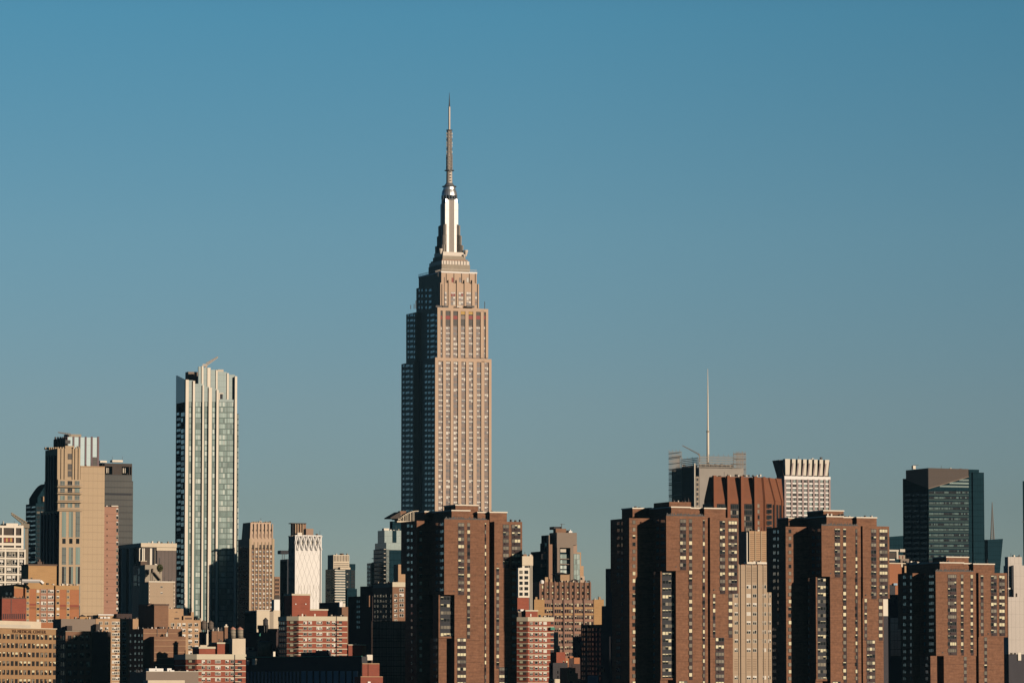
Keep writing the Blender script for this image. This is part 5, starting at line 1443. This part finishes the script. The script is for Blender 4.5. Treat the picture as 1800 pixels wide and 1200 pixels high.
gx = [(957.5, 972), (975.4, 990), (993.2, 1007.8), (1010.8, 1025.6), (1028.8, 1043.6)]
cols = [(943, 945.6, 1), (949.6, 952.4, 1)] + [(a + k * 3.7, a + k * 3.7 + 2.5, 1) for a, b_ in gx for k in range(4)] + [(1047.6, 1050, 1), (1054, 1056.6, 1)]
B.we(cols, 1060, 10.75, 11, 5.6, -.03, 'office_dark')
for i, (a, b_) in enumerate(gx):
    for k in range(6): B.fb('spandrel#%d_%d' % (i, k), 'pink_brick' if k > 1 else 'ochre_brick', a - 1, b_ + 1, 1066.8 + k * 10.75, 1069.6 + k * 10.75, -.12, .3)
B.fb('penthouse', 'tan_brick', 985, 1001.4, 1008.6, 1023, 8, xl=979)
r0 = B.E(979.5, 1008.4, 7)[0]; r1 = B.E(1002.4, 1008.4, 7)[0]; zz = B.E(985, 1008.4, 8)[1]
B.geo('hipped_roof', 'dark_roof').prism([(r0, 7), (r1, 7), (r1, 20), (r0, 20)], [((r0 + r1) / 2 - .6, 13), ((r0 + r1) / 2 + .6, 13), ((r0 + r1) / 2 + .6, 14), ((r0 + r1) / 2 - .6, 14)], zz, zz + .95)
for x0, x1, y in ((958, 963.5, 1013.6), (967, 971, 1017)): B.fb('chimney', 'tan_brick', x0, x1, y, 1023, 9, 2)
for k in range(9): B.fb('roof_vent', 'dark_stone' if k % 3 else 'cream_stone', 987 + k * 3.4, 989 + k * 3.4, 1019.5 + (k * 7 % 3) * .6, 1022.6, 7, 1)
B.geo('dormer_roof', 'dark_roof').prism([(B.E(1005, 1020, 7)[0], 7), (B.E(1020, 1020, 7)[0], 7), (B.E(1020, 1020, 7)[0], 12), (B.E(1005, 1020, 7)[0], 12)], [(B.E(1012, 1020, 7)[0], 9)] * 2 + [(B.E(1013, 1020, 7)[0], 9.4)] * 2, B.E(1005, 1020.5, 7)[1], B.E(1012, 1016.6, 7)[1])
for x0, x1 in ((941, 944.6), (1052.4, 1056)): B.fb('chimney', 'tan_brick', x0, x1, 1048.5, 1054, 4, 1.4)
B.done()
x, y, z = at(952.5, 1020.5, 2035)
g = Geo(); g.lathe(x, y, [(.9, z - 1.2), (1.0, z - .3), (.75, z + .25), (.1, z + .55)], 14); o = g.build('roof_dome', 'white_paint'); tag(o, 'tiny white dome on the left end of the brown loft roof', 'dome')
# --- dark mass left of the second brown tower
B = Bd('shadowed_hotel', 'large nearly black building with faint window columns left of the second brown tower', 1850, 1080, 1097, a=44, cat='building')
mat('shade_black_brick', (.05, .045, .048), var=.12, fine=.06)  # near-black colour holds the shade of the unlit blocks
B.fb('wall', 'shade_black_brick', 1080, 1084, 1096.6, None, 0, xl=1021); B.fb('wall', 'shade_black_brick', 1082, 1086, 998.5, None, 0, xl=1064.5); B.fb('wall', 'shade_black_brick', 1081, 1085, 1064, None, 0, xl=1057.5); B.sb('wall', 'shade_black_brick', 1008.5, 1073, 1117.5, None, 0, .4)
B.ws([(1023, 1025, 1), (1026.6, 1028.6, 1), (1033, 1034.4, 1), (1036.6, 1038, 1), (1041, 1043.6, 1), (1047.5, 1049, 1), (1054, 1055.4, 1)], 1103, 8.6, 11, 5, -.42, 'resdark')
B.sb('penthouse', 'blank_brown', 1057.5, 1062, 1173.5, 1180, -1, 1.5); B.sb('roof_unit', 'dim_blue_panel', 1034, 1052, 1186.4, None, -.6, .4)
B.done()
B = Bd('stepped_gable_house', 'red brick house with stepped gable and small arch at the bottom edge', 1600, 997, 1172, cat='house')
B.fb('wall', 'deco_brick', 997, 1011.6, 1172.8, None, 0, 7); B.fb('wall', 'deco_brick', 1011.4, 1016, 1182, None, .1, 6); B.fb('wall', 'deco_brick', 1015.8, 1021, 1192, None, .2, 5)
B.we([(1001, 1005.6, 2)], 1178.6, 9, 1, 4.4, -.02, 'sash'); B.fb('arch', 'black_panel', 1002, 1006.6, 1196, None, -.1, .3); B.fb('string_course', 'dusk_brick', 1000, 1008, 1185, 1186, -.1, .3); B.done()
B = Bd('brick_rear_house', 'small brown brick house pieces with lit edges behind the stepped gable', 1660, 984, 1146, cat='house')
B.fb('wall', 'deep_red_brick', 978, 994, 1145.5, None, 0, 6); B.fb('wall', 'orange_brick', 990, 1000, 1156, None, .4, 5); B.fb('wall', 'shade_brick', 1000, 1020, 1156, None, 1, 6); B.fb('wall', 'orange_brick', 1009, 1019, 1155, 1166, .8, 2); B.fb('chimney', 'orange_brick', 1001.6, 1008, 1152.6, 1157, 2, 2)
B.fb('wall', 'dark_roof', 972, 998, 1164, None, -2, 4); B.ws([(980, 982, 1)], 1178, 9, 3, 5, B.E(972, 1164, -2)[0], 'resdark'); B.we([(989.6, 992, 1), (995, 997.6, 1)], 1160.6, 9, 1, 3.4, -.02, 'sash'); B.done()
B = simple('pale_shed', 'small cream shed at the bottom edge beside the narrow red house', 1650, 964, 966, 986.5, 1192.6, 'cream_stone'); B.fb('door', 'deep_red_brick', 968, 972, 1195.5, 1199, -.1, .3); B.done()
B = Bd('industrial_stack', 'pale pipes and a cream stack beside the narrow red brick house', 1790, 974, 1112, cat='chimney')
B.fb('shaft', 'cream_stone', 976.4, 981.4, 1110, 1140, 0, 1.4); B.fb('tank', 'grey_concrete', 970, 977, 1122, 1128, -1.6, 1.5); B.fb('tank', 'grey_concrete', 973.6, 978.4, 1126, None, -1.4, 1.2); B.fb('shaft', 'cream_stone', 981, 984.4, 1134, 1146, .2, 1); B.fb('frame', 'dark_steel', 972, 983, 1138, None, .6, 2)
for x in (973.4, 975.6, 980.4): B.fb('pipe', 'white_stone', x, x + .9, 1112 if x < 975 else 1146, 1154, -1.8, .4)
B.done()

# --- scaffold screened tower with a tall mast
B = Bd('screened_tower', 'grey tower wrapped in screens of thin ceramic rods, with open screens above the roof', 3700, 1229, 830, cat='skyscraper')
u0, u1, _, vl, zt_ = B.fb('wall', 'ceramic_rod', 1229, 1307, 820.5, None, 1.5, xl=1198)
B.sb('side_wall', 'curtain_glass', 1199, 1226, 818, None, B.E(1229, 830, 1.5)[0], .3)
B.fb('corner_wall', 'curtain_glass', 1224, 1229.4, 838, None, 3, xl=1199)
vm = B.S(1198, 830, 0)[0]; vf = B.S(1176, 830, 0)[0]
ztp = B.E(1229, 795)[1]
B.box('rear_wing', 'curtain_glass', 2, u1 * .8, vm + 2, vf - 2, 0, B.S(1180, 824, 0)[1])
def rods(part, on, x0, x1, yt, yb, off, n, m='ceramic_rod', w=.32):
    g = B.geo(part, m)
    for i in range(n):
        x = x0 + (x1 - x0) * i / (n - 1)
        if on == 'E':
            u_, z1 = B.E(x, yt, off); zb = B.E(x, yb, off)[1]
            h = 1.4 if i % 4 == 0 else 0
            g.box(u_ - w / 2, u_ + w / 2, off - w / 2, off + w / 2, zb, z1 + h)
        else:
            v_, z1 = B.S(x, yt, off); zb = B.S(x, yb, off)[1]
            h = 1.4 if i % 4 == 0 else 0
            g.box(off - w / 2, off + w / 2, v_ - w / 2, v_ + w / 2, zb, z1 + h)
    for k in range(5):
        y = yt + (yb - yt) * (k + .5) / 5
        if on == 'E':
            a, z_ = B.E(x0, y, off); b_ = B.E(x1, y, off)[0]; g.box(a, b_, off - .25, off + .25, z_ - .25, z_ + .25)
        else:
            a, z_ = B.S(x0, y, off); b_ = B.S(x1, y, off)[0]; g.box(off - .25, off + .25, b_, a, z_ - .25, z_ + .25)
rods('roof_screen', 'E', 1229, 1289, 801, 822, 0, 29)
rods('corner_screen', 'E', 1289.5, 1307, 796, 822, -1, 10)
rods('corner_screen#b', 'E', 1294, 1311, 795, 838, 6, 14, 'frame_grey')
rods('left_screen', 'S', 1176, 1198, 793, 905, -2, 15)
rods('left_screen#b', 'E', 1176, 1194, 800, 905, vf - 4, 12, 'frame_grey')
rods('roof_screen#s', 'S', 1199, 1228, 806, 822, -1, 14, 'frame_grey')
for k in range(9): B.sb('scaffold_deck#%d' % k, 'dark_steel', 1176, 1197.5, 794 + k * 9.2, 794.8 + k * 9.2, -1, .6)
for k in range(4): B.fb('scaffold_deck#r%d' % k, 'dark_steel', 1290, 1310.6, 796.5 + k * 9, 797.8 + k * 9, 5, 1.2)
rr = random.Random(9)
for k in range(16):
    x = 1231 + k * 3.7; B.fb('roof_unit', 'dark_steel' if k % 2 else 'grey_concrete', x, x + 2.8, 814.5 + rr.uniform(0, 3), 821, 4, 3)
for k in range(10):
    x = 1200 + k * 2.6; B.sb('scaffold_pole#%d' % k, 'pale_concrete' if k % 3 == 0 else 'frame_grey', x, x + .7, 815 + rr.uniform(0, 5), 838, 1.2, .6)
B.fb('hoist_mast', 'pale_concrete', 1220.4, 1222.4, 814, None, -1.5, 2); B.fb('hoist_frame', 'grey_concrete', 1223.6, 1228.4, 837, None, -.6, 1.4)
for k in range(8): B.fb('hoist_gap#%d' % k, 'black_panel', 1224.6, 1227.6, 840 + k * 8.5, 845 + k * 8.5, -.8, .4)
B.done()
x, y, z = at(1244.6, 812, 3740); o = link(bpy.data.objects.new('mast', None)); o.location = (x, y, z - 25); tag(o, 'tall slim white mast rising above the screened grey tower', 'mast')
k = mpp(3740); h0 = 25
def zm(py): return at(1244.6, py, 3740)[2] - o.location.z
g = Geo(); g.lathe(0, 0, [(2.2 * k, 0), (2.1 * k, zm(760)), (1.5 * k, zm(755)), (1.1 * k, zm(700)), (.7 * k, zm(672)), (.35 * k, zm(648))], 12); g.build('pole', 'white_stone', o, smooth=True)
g = Geo(); g.lathe(0, 0, [(2.9 * k, zm(759.4)), (2.9 * k, zm(757))], 12); g.build('collar', 'grey_concrete', o)
g = Geo(); g.bar((-2.3 * k, -1, 0), (-1.7 * k, -1, zm(757)), .4); g.build('ladder', 'dark_steel', o)
crane('roof_boom', 'thin grey crane boom slanting down to the roof of the screened tower', (1229.5, 799.5), (1199.5, 783), 3705, 1.1, at(1229, 812, 3705)[2], 'frame_grey', 'crane', 8)
# --- faceted brown tower
B = Bd('faceted_tower', 'broad rust brown tower with ribbed battered crown and dark glass bays', 2330, 1253, 880, cat='office tower')
mat('rust_brick', (.175, .066, .032), var=.08, scale=.15, fine=.05, floor=5.5, fw=.05, fdark=.86)
mat('rust_rib', (.195, .071, .034), var=.05, scale=.15, fine=.04)
mat('rust_rib_side', (.21, .078, .042), var=.05, scale=.15, fine=.04)
uR = B.E(1345, 880)[0]; vL = B.S(1235, 890)[0]
zt_ = B.E(1253, 836.4)[1]; zm_ = B.E(1253, 878)[1]; zc = B.E(1253, 893)[1]
k = mpp(2330)
c = 13.5                                                   # the right hand end turns away in facets
foot = [(0, 0), (uR, 0), (uR + 8, 3), (uR + 14.5, 8), (uR + 19, 16), (uR + 19, 26), (0, vL)]
def ins(e0, e): return [(x + (e0 if x < 1 else -e if x > uR else 0), y + (e if y < vL else -e)) for x, y in foot]
B.geo('wall', 'rust_brick').prism(ins(.6, .6), ins(.6, .6), 0, zm_)
B.geo('battered_wall', 'rust_brick').prism(ins(.6, .6), ins(2.6, 3.0), zm_, zt_)
B.sb('side_wall', 'black_panel', 1235.5, 1252.6, 884, None, .55, .15)  # black skin paints the shade of the south face
def rib(x0, x1, y0, v0, m='rust_rib', top=.8):
    a, b_ = B.E(x0, 880)[0], B.E(x1, 880)[0]
    B.geo('rib#%s' % x0, m).prism([(a, v0), (b_, v0), (b_, v0 + 2.4), (a, v0 + 2.4)], [(a + .1, v0 + top), (b_ - .1, v0 + top), (b_ - .1, v0 + 3.6), (a + .1, v0 + 3.6)], 0, zt_ + .3)
for x in (1253, 1277, 1301, 1324.5): rib(x, x + 5.6, 0, -2.6, top=1.6)
for x in (1328.6, 1344.6): rib(x, x + 4.6, 0, -.6, top=2.8)
for i, (x0, x1) in enumerate(((1259.5, 1273.8), (1283.2, 1297.6), (1306.8, 1321.4))):
    B.fb('beam#%d' % i, 'rust_rib', x0 - .6, x1, 877, 885, -.5, 2)
    B.fb('bay_glazing#%d' % i, 'black_panel', x0 - .4, x1 + .8, 885, None, .25, .5)
    B.we([(x0, x1 + .6, 4)], 886, 10.2, 8, 8.2, .2, 'dark')
    for q in range(8): B.fb('bay_band#%d_%d' % (i, q), 'dark_stone', x0, x1 + .6, 893.8 + q * 10.2, 895.4 + q * 10.2, -.1, .3)
B.we([(1328.4, 1335.2, 1), (1348.2, 1356.8, 1)], 885, 9.9, 10, 7.2, .55, 'dark')
for (p, q, f0, f1) in ((1, 2, .8, .97), (2, 3, .12, .5), (2, 3, .66, .98), (3, 4, .2, .9)):
    P0, P1 = ins(.6, .6)[p], ins(.6, .6)[q]
    A = (P0[0] + (P1[0] - P0[0]) * f0, P0[1] + (P1[1] - P0[1]) * f0); C_ = (P0[0] + (P1[0] - P0[0]) * f1, P0[1] + (P1[1] - P0[1]) * f1)
    d = (P1[1] - P0[1], -(P1[0] - P0[0])); l_ = math.hypot(*d); d = (d[0] / l_ * .15, d[1] / l_ * .15)
    pl = [(A[0] + d[0], A[1] + d[1]), (C_[0] + d[0], C_[1] + d[1]), C_, A]
    B.geo('slot_window#%d%d' % (p, int(f0 * 100)), 'window_glass').prism(pl, pl, 0, B.E(1360, 886)[1])
lo_, hi_ = ins(.6, .6), ins(2.6, 3.0)
for i in (1, 2, 3):
    g_ = B.geo('facet_rib#%d' % i, 'rust_rib')
    g_.bar((*lo_[i], 0), (*lo_[i], zm_), 1.3); g_.bar((*lo_[i], zm_), (*hi_[i], zt_), 1.3)
for x in (1283, 1297.5, 1312, 1330): B.fb('roof_vent', 'white_stone', x, x + 2, 834.6, 837.4, 6, 1)
B.done()
# --- white tower with a flared crown
B = Bd('flared_tower', 'white tower with a flared crown of tall panels over a grid of windows', 2900, 1379, 850, cat='office tower')
mat('mauve_stone', (.30, .225, .20), var=.05, fine=.03)
u0, u1, _, vl, zc = B.fb('wall', 'mauve_stone', 1379.5, 1459.6, 836, None, .6, xl=1365)
B.fb('white_band', 'white_paint', 1379, 1460, 836, 842, .2, 1)
zb_, ztp = B.E(1379, 836)[1], B.E(1380, 806.5)[1]
B.fb('neck', 'dark_stone', 1381, 1457, 828, 838, 2.5, xl=1366)
P = [1380.4, 1391.8, 1401.6, 1411.4, 1421, 1430.6, 1440.2, 1449.8, 1458.4]
for i in range(8):
    x0, x1 = P[i] + 1.3, P[i + 1] - 3.0
    a, b_ = B.E(x0, 830)[0], B.E(x1, 830)[0]; a2, b2 = B.E(x0 - (1 if i == 0 else .3) , 808, -3)[0], B.E(x1 + .6 + (2.4 if i == 7 else 0), 808, -3)[0]
    B.geo('crown_panel', 'white_stone').prism([(a, .8), (b_, .8), (b_, 3), (a, 3)], [(a2, -2.6), (b2, -2.6), (b2, 1.4), (a2, 1.4)], zb_ + .6, ztp)
for i in range(1, 8):
    a = B.E(P[i], 830)[0]
    B.geo('crown_fin#%d' % i, 'mauve_stone').prism([(a - .5, 1.2), (a + .5, 1.2), (a + .5, 4), (a - .5, 4)], [(a - .5, -1.8), (a + .5, -1.8), (a + .5, 3), (a - .5, 3)], zb_ - 1, ztp - 2.5)
B.geo('crown_core', 'dark_stone').prism([(u0 + 1, 3), (u1 - 1, 3), (u1 - 1, vl), (u0 + 1, vl)], [(u0 - 1, 1), (u1, 1), (u1, vl), (u0 - 1, vl)], zb_ - 1, ztp - 1.2)
for i in range(6):
    v0_, v1_ = 2 + i * (vl - 2) / 6, 2 + (i + .75) * (vl - 2) / 6
    B.geo('crown_panel', 'dark_rib').prism([(u0, v0_), (u0 + 2, v0_), (u0 + 2, v1_), (u0, v1_)], [(u0 - 3.4, v0_), (u0 + 1, v0_), (u0 + 1, v1_), (u0 - 3.4, v1_)], zb_, ztp - .5)  # south crown panels in a darker tone: their shade is painted in
for i, x in enumerate(P): B.fb('pier', 'mauve_stone', x - 1.5, x + 1.5, 842, None, -.2, 1.2)
B.we([(P[i] + 1.6, P[i + 1] - 1.6, 3) for i in range(8)], 843, 7.95, 9, 4.8, .5, 'cool')
for j in range(10): B.fb('sill_band#%d' % j, 'white_paint', 1380, 1459.4, 847.6 + j * 7.95, 850.2 + j * 7.95, .1, .8)
B.done()
# --- tan office tower between the brown towers
B = Bd('tan_office_tower', 'tan office tower with louvred upper block between the two middle brown towers', 1900, 1299.5, 990, cat='office tower')
B.fb('wall', 'buff_stone', 1286, 1356, 992, None, 0, 16); B.fb('upper_wall', 'tan_brick', 1317, 1358, 932.6, 990, 5, xl=1299.5); B.fb('corner_strip', 'white_stone', 1312.5, 1314, 935, 990, 3, 1)
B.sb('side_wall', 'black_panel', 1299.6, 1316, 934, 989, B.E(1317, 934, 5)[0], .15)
for i in range(5):
    x0 = 1318 + i * 10.4
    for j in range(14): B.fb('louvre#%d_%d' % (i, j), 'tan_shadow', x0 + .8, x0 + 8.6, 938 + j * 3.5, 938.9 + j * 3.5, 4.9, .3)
    B.fb('upper_rib#%d' % i, 'tan_stone', x0 - 1.2, x0 + .4, 933, 990, 4.7, .8)
B.fb('terrace', 'white_stone', 1313, 1356, 987, 990.6, -.6, 3); B.fb('roof_unit', 'dark_steel', 1329, 1331, 985.6, 991, -.8, .6)
for x in (1302, 1332): B.fb('pier', 'buff_stone', x, x + 5.6, 992, None, -.45, 1)
for x in (1298, 1310.8, 1321.4, 1341.6, 1351): B.fb('pier', 'buff_stone', x, x + 1.3, 990.5, None, -.25, 1)
cc = [(1291, 1297.2), (1311.8, 1319.6), (1323, 1330), (1340.6, 1346.6), (1350, 1355)]
B.we([(a, b_, 2) for a, b_ in cc], 1027.4, 15.9, 8, 6.4, -.02, 'white')
for i, (a, b_) in enumerate(cc):
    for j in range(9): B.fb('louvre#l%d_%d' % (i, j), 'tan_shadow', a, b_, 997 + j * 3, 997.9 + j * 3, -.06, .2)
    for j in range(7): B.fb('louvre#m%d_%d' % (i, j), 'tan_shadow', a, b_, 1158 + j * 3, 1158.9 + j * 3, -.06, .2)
B.we([(a, b_, 2) for a, b_ in cc], 1187, 15.9, 1, 6.4, -.03, 'white')
B.done()
# --- dark glass tower at the right
mat('teal_band', (.034, .055, .05), var=.08, fine=.05)
B = Bd('dark_glass_tower', 'big dark green glass tower with a slanting brown panelled crown, far right', 2650, 1632, 860, cat='skyscraper')
uR = B.E(1703, 860)[0]; vL = B.S(1587, 860)[0]
z00, z0L, zR = B.E(1632, 858.4)[1], B.S(1587, 841)[1], B.E(1703, 837.4)[1]
f = [(0, 0), (uR, 0), (uR, vL), (0, vL)]
B.geo('wall', 'curtain_glass').prism(f, f, 0, [z00, zR, zR, z0L])
ztp = B.E(1632, 822)[1]; vU = B.S(1592, 825)[0]
B.geo('crown', 'mauve_panel').prism([(.3, .3), (uR, .3), (uR, vU), (.3, vU)], [(.3, .3), (uR, .3), (uR, vU), (.3, vU)], z00 - 1, [ztp, B.E(1703, 824)[1], ztp - 1, ztp - 1])
B.box('crown_side', 'black_panel', .05, .6, .35, vU - .1, z00 - .5, ztp - .05)  # dark panel paints shade onto the south side of the brown crown
B.geo('crown_ledge', 'grey_taupe').bar((0, -.1, z00), (uR, -.1, zR), .45)
B.fb('right_wing', 'curtain_glass', 1703, 1721, 824.6, None, 6, 14); B.fb('right_wing#2', 'curtain_glass', 1710, 1729.6, 829.8, None, 5, 12)
B.fb('roof_unit', 'white_stone', 1605, 1609.6, 818, 824, 18, 2); B.fb('roof_antenna', 'dark_steel', 1605, 1615, 816.6, 817.4, 18.5, .4)
for j in range(16):
    y = 863 + j * 9.35
    B.fb('floor_band#%d' % j, 'teal_band', 1632.6, 1703, y + 4.4, y + 6.8, -.06, .3)
    B.we([(1633 + q * 8.8, 1641.2 + q * 8.8, 4) for q in range(8)], y, 9, 1, 4.0, -.05, 'office')
for j in range(3): B.fb('floor_band#t%d' % j, 'green_glass', 1652 + j * 17, 1703, 852.5 - j * 5.4, 855.5 - j * 5.4, -.06, .3)
B.ws([(1590, 1602, 4), (1604, 1616, 4), (1618, 1630, 4)], 868, 9.35, 15, 4, 0, 'dark')
B.done()
B = Bd('slanted_dark_block', 'low dark block with slanting roof left of the big dark green glass tower', 2750, 1580, 945, cat='office building')
f0 = B.E(1558, 950)[0]; f1 = B.E(1592, 950)[0]
B.geo('wall', 'curtain_glass').prism([(f0, 0), (f1, 0), (f1, 16), (f0, 16)], [(f0, 0), (f1, 0), (f1, 16), (f0, 16)], 0, [B.E(1562, 943.4)[1], B.E(1587, 940.6)[1]] * 2); B.done()
B = Bd('wedge_tower', 'small dark tapering tower with a thin lattice mast at far right', 3800, 1737, 947, cat='office tower')
a, b_, c_ = B.E(1736.4, 950)[0], B.E(1757, 990)[0], B.E(1763, 946)[0]
B.geo('wall', 'curtain_glass').prism([(a, 0), (b_, 0), (b_, 24), (a, 24)], [(a, 0), (c_, 0), (c_, 24), (a, 24)], B.E(1737, 1010)[1], [B.E(1737, 948)[1], B.E(1762, 946.4)[1]] * 2); B.box('base', 'curtain_glass', a, b_, 0, 24, 0, B.E(1737, 1009.8)[1])
B.done()
x, y, z = at(1744.6, 947, 3815); o = link(bpy.data.objects.new('lattice_mast', None)); o.location = (x, y, z - 1); tag(o, 'thin grey lattice mast on the small dark tapering tower', 'mast')
k = mpp(3815); H = at(1744.6, 880, 3815)[2] - z
g = Geo()
for sx, sy in ((-1, -1), (1, -1), (1, 1), (-1, 1)): g.bar((sx * 3 * k, sy * 3 * k, 0), (sx * .15 * k, sy * .15 * k, H), .5, .25)
for j in range(20):
    t0, t1 = j / 20, (j + 1) / 20; r0, r1 = 3 * k * (1 - t0), 3 * k * (1 - t1)
    for (p, q) in (((-1, -1), (1, -1)), ((1, -1), (1, 1))):
        g.bar((p[0] * r0, p[1] * r0, H * t0), (q[0] * r1, q[1] * r1, H * t1), .3); g.bar((p[0] * r0, p[1] * r0, H * t0), (q[0] * r0, q[1] * r0, H * t0), .35)
g.build('lattice', 'frame_grey', o)
B = simple('edge_tower', 'dark sliver of a tower at the right frame edge', 3000, 1797.6, 1799.2, 1830, 845, 'curtain_glass'); B.fb('ledge', 'dark_steel', 1797.4, 1801, 916, 917, -1, 1); B.done()
B = Bd('white_ribbed_building', 'pale ribbed windowless building at the right frame edge', 2050, 1772, 1048, cat='building')
mat('pale_ribbed', (.46, .40, .34), var=.05, fine=.03, floor=6, fw=.035, fdark=.85, joint=2.2, jw=.14, jdark=.86)
B.fb('wall', 'pale_ribbed', 1772, 1830, 1048.5, 1149, 0, 14); B.fb('wall', 'shade_black_brick', 1773, 1830, 1148, None, .4, 10); B.fb('upper_wall', 'pale_ribbed', 1772, 1796.4, 978, 1049, 3, xl=1766); B.fb('upper_wall#2', 'pale_ribbed', 1781.8, 1830, 993, 1049, 1.2, 10)
B.fb('recess', 'black_panel', 1778.4, 1781.6, 993.5, 1035, 1.4, 1); B.fb('recess#2', 'black_panel', 1780.6, 1782, 1035, 1048.4, .8, 1); B.fb('recess#3', 'dark_stone', 1786.4, 1788.2, 1042, 1048.2, .8, 1)
B.fb('ledge', 'white_stone', 1772, 1781, 1032.4, 1035, 2.2, 1); B.fb('whip_antenna', 'dark_steel', 1791.4, 1792.6, 974.6, 978.4, 4, .6); B.fb('lower_tail', 'white_stone', 1789.6, 1795, 1146, 1160, -.2, 1)
B.fb('notch', 'dark_stone', 1776, 1780, 1146.6, 1149.6, -.1, .3); B.fb('notch#2', 'dark_stone', 1782.4, 1786, 1146.6, 1149.6, -.1, .3); B.done()
# --- orange blank building and its roof plant between the two right brown towers
mat('orange_wall', (.29, .115, .055), var=.08, fine=.06)
B = Bd('orange_blank_building', 'plain orange brick building between the two right brown towers', 1790, 1552, 990, cat='building')
B.fb('wall', 'orange_wall', 1551, 1585, 989.6, None, 0, 12); B.fb('coping', 'cream_stone', 1551, 1614, 988.2, 990, -.3, 3); B.fb('wall', 'shade_brick', 1585, 1612, 990.2, None, 2, 9); B.fb('wall', 'tan_brick', 1590, 1600, 994, 1006, .4, 2); B.fb('pillar', 'cream_stone', 1584, 1587, 990, 996, -.2, 1)
B.fb('lower_wall', 'black_panel', 1562, 1573.6, 1027, None, -.3, .6); B.fb('blue_cover', 'blue_sheet', 1571, 1577.6, 1024.4, 1028, -1, 1.4); B.done()
B = Bd('roof_plant', 'jumble of pale roof ducts and tanks above the plain orange brick building', 1815, 1562, 985, cat='roof plant')
B.fb('wall', 'shade_brick', 1560, 1600, 990, None, 3, 6)
for x0, x1, y0, y1, m in ((1563, 1580, 965.4, 968.6, 'pale_concrete'), (1576, 1579, 968, 982, 'pale_concrete'), (1582, 1591, 964.4, 969.4, 'pale_concrete'), (1579, 1591, 975, 982, 'grey_concrete'), (1583, 1598, 981.4, 988.6, 'grey_taupe'), (1563, 1573, 981.6, 984, 'white_stone'), (1563, 1575, 970, 980, 'dark_stone'), (1564, 1574, 984.6, 989, 'black_panel'), (1580.4, 1582, 976, 981, 'deep_red_brick'), (1586.6, 1588, 976, 981, 'deep_red_brick')):
    B.fb('duct', m, x0, x1, y0, y1, 1 if m != 'deep_red_brick' else .8, 1.4)
B.done()
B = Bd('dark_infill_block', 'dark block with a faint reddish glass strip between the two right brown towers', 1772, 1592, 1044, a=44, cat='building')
B.fb('wall', 'shade_black_brick', 1592, 1596, 1044, None, 0, xl=1546); B.sb('reflecting_strip', 'curtain_wavy', 1566, 1584, 1085, 1152, 0, .3); B.done()
B = Bd('white_roof_screen', 'small white ribbed roof screen right of the third brown tower', 1700, 1552, 1052, cat='roof plant')
B.fb('screen', 'white_stone', 1552, 1560.8, 1052, 1082, 0, 2); B.fb('wall', 'shade_black_brick', 1551, 1561, 1081, None, .4, 4); B.done()

# ================================================================ the air: one closed box of thin even haze round the viewpoint and the whole city
hz = Geo()
hz.add([(x, y, z) for z in (-5.0, 470.0) for y in (-40, 6500) for x in (-2600, 2600)],
       [(0, 2, 3, 1), (4, 5, 7, 6), (0, 1, 5, 4), (2, 6, 7, 3), (0, 4, 6, 2), (1, 3, 7, 5)])
hm = bpy.data.materials.new('haze')
hm.use_nodes = True
ht = hm.node_tree
for n_ in list(ht.nodes):
    if n_.type != 'OUTPUT_MATERIAL':
        ht.nodes.remove(n_)
hv = ht.nodes.new('ShaderNodeVolumePrincipled')
hv.inputs['Color'].default_value = (.40, .78, 1.0, 1)
hv.inputs['Density'].default_value = 0.9e-5
ht.links.new(hv.outputs[0], [n_ for n_ in ht.nodes if n_.type == 'OUTPUT_MATERIAL'][0].inputs['Volume'])
MATS['haze'] = hm
hz.build('haze', 'haze')['kind'] = 'stuff'
SC.cycles.volume_bounces = 0
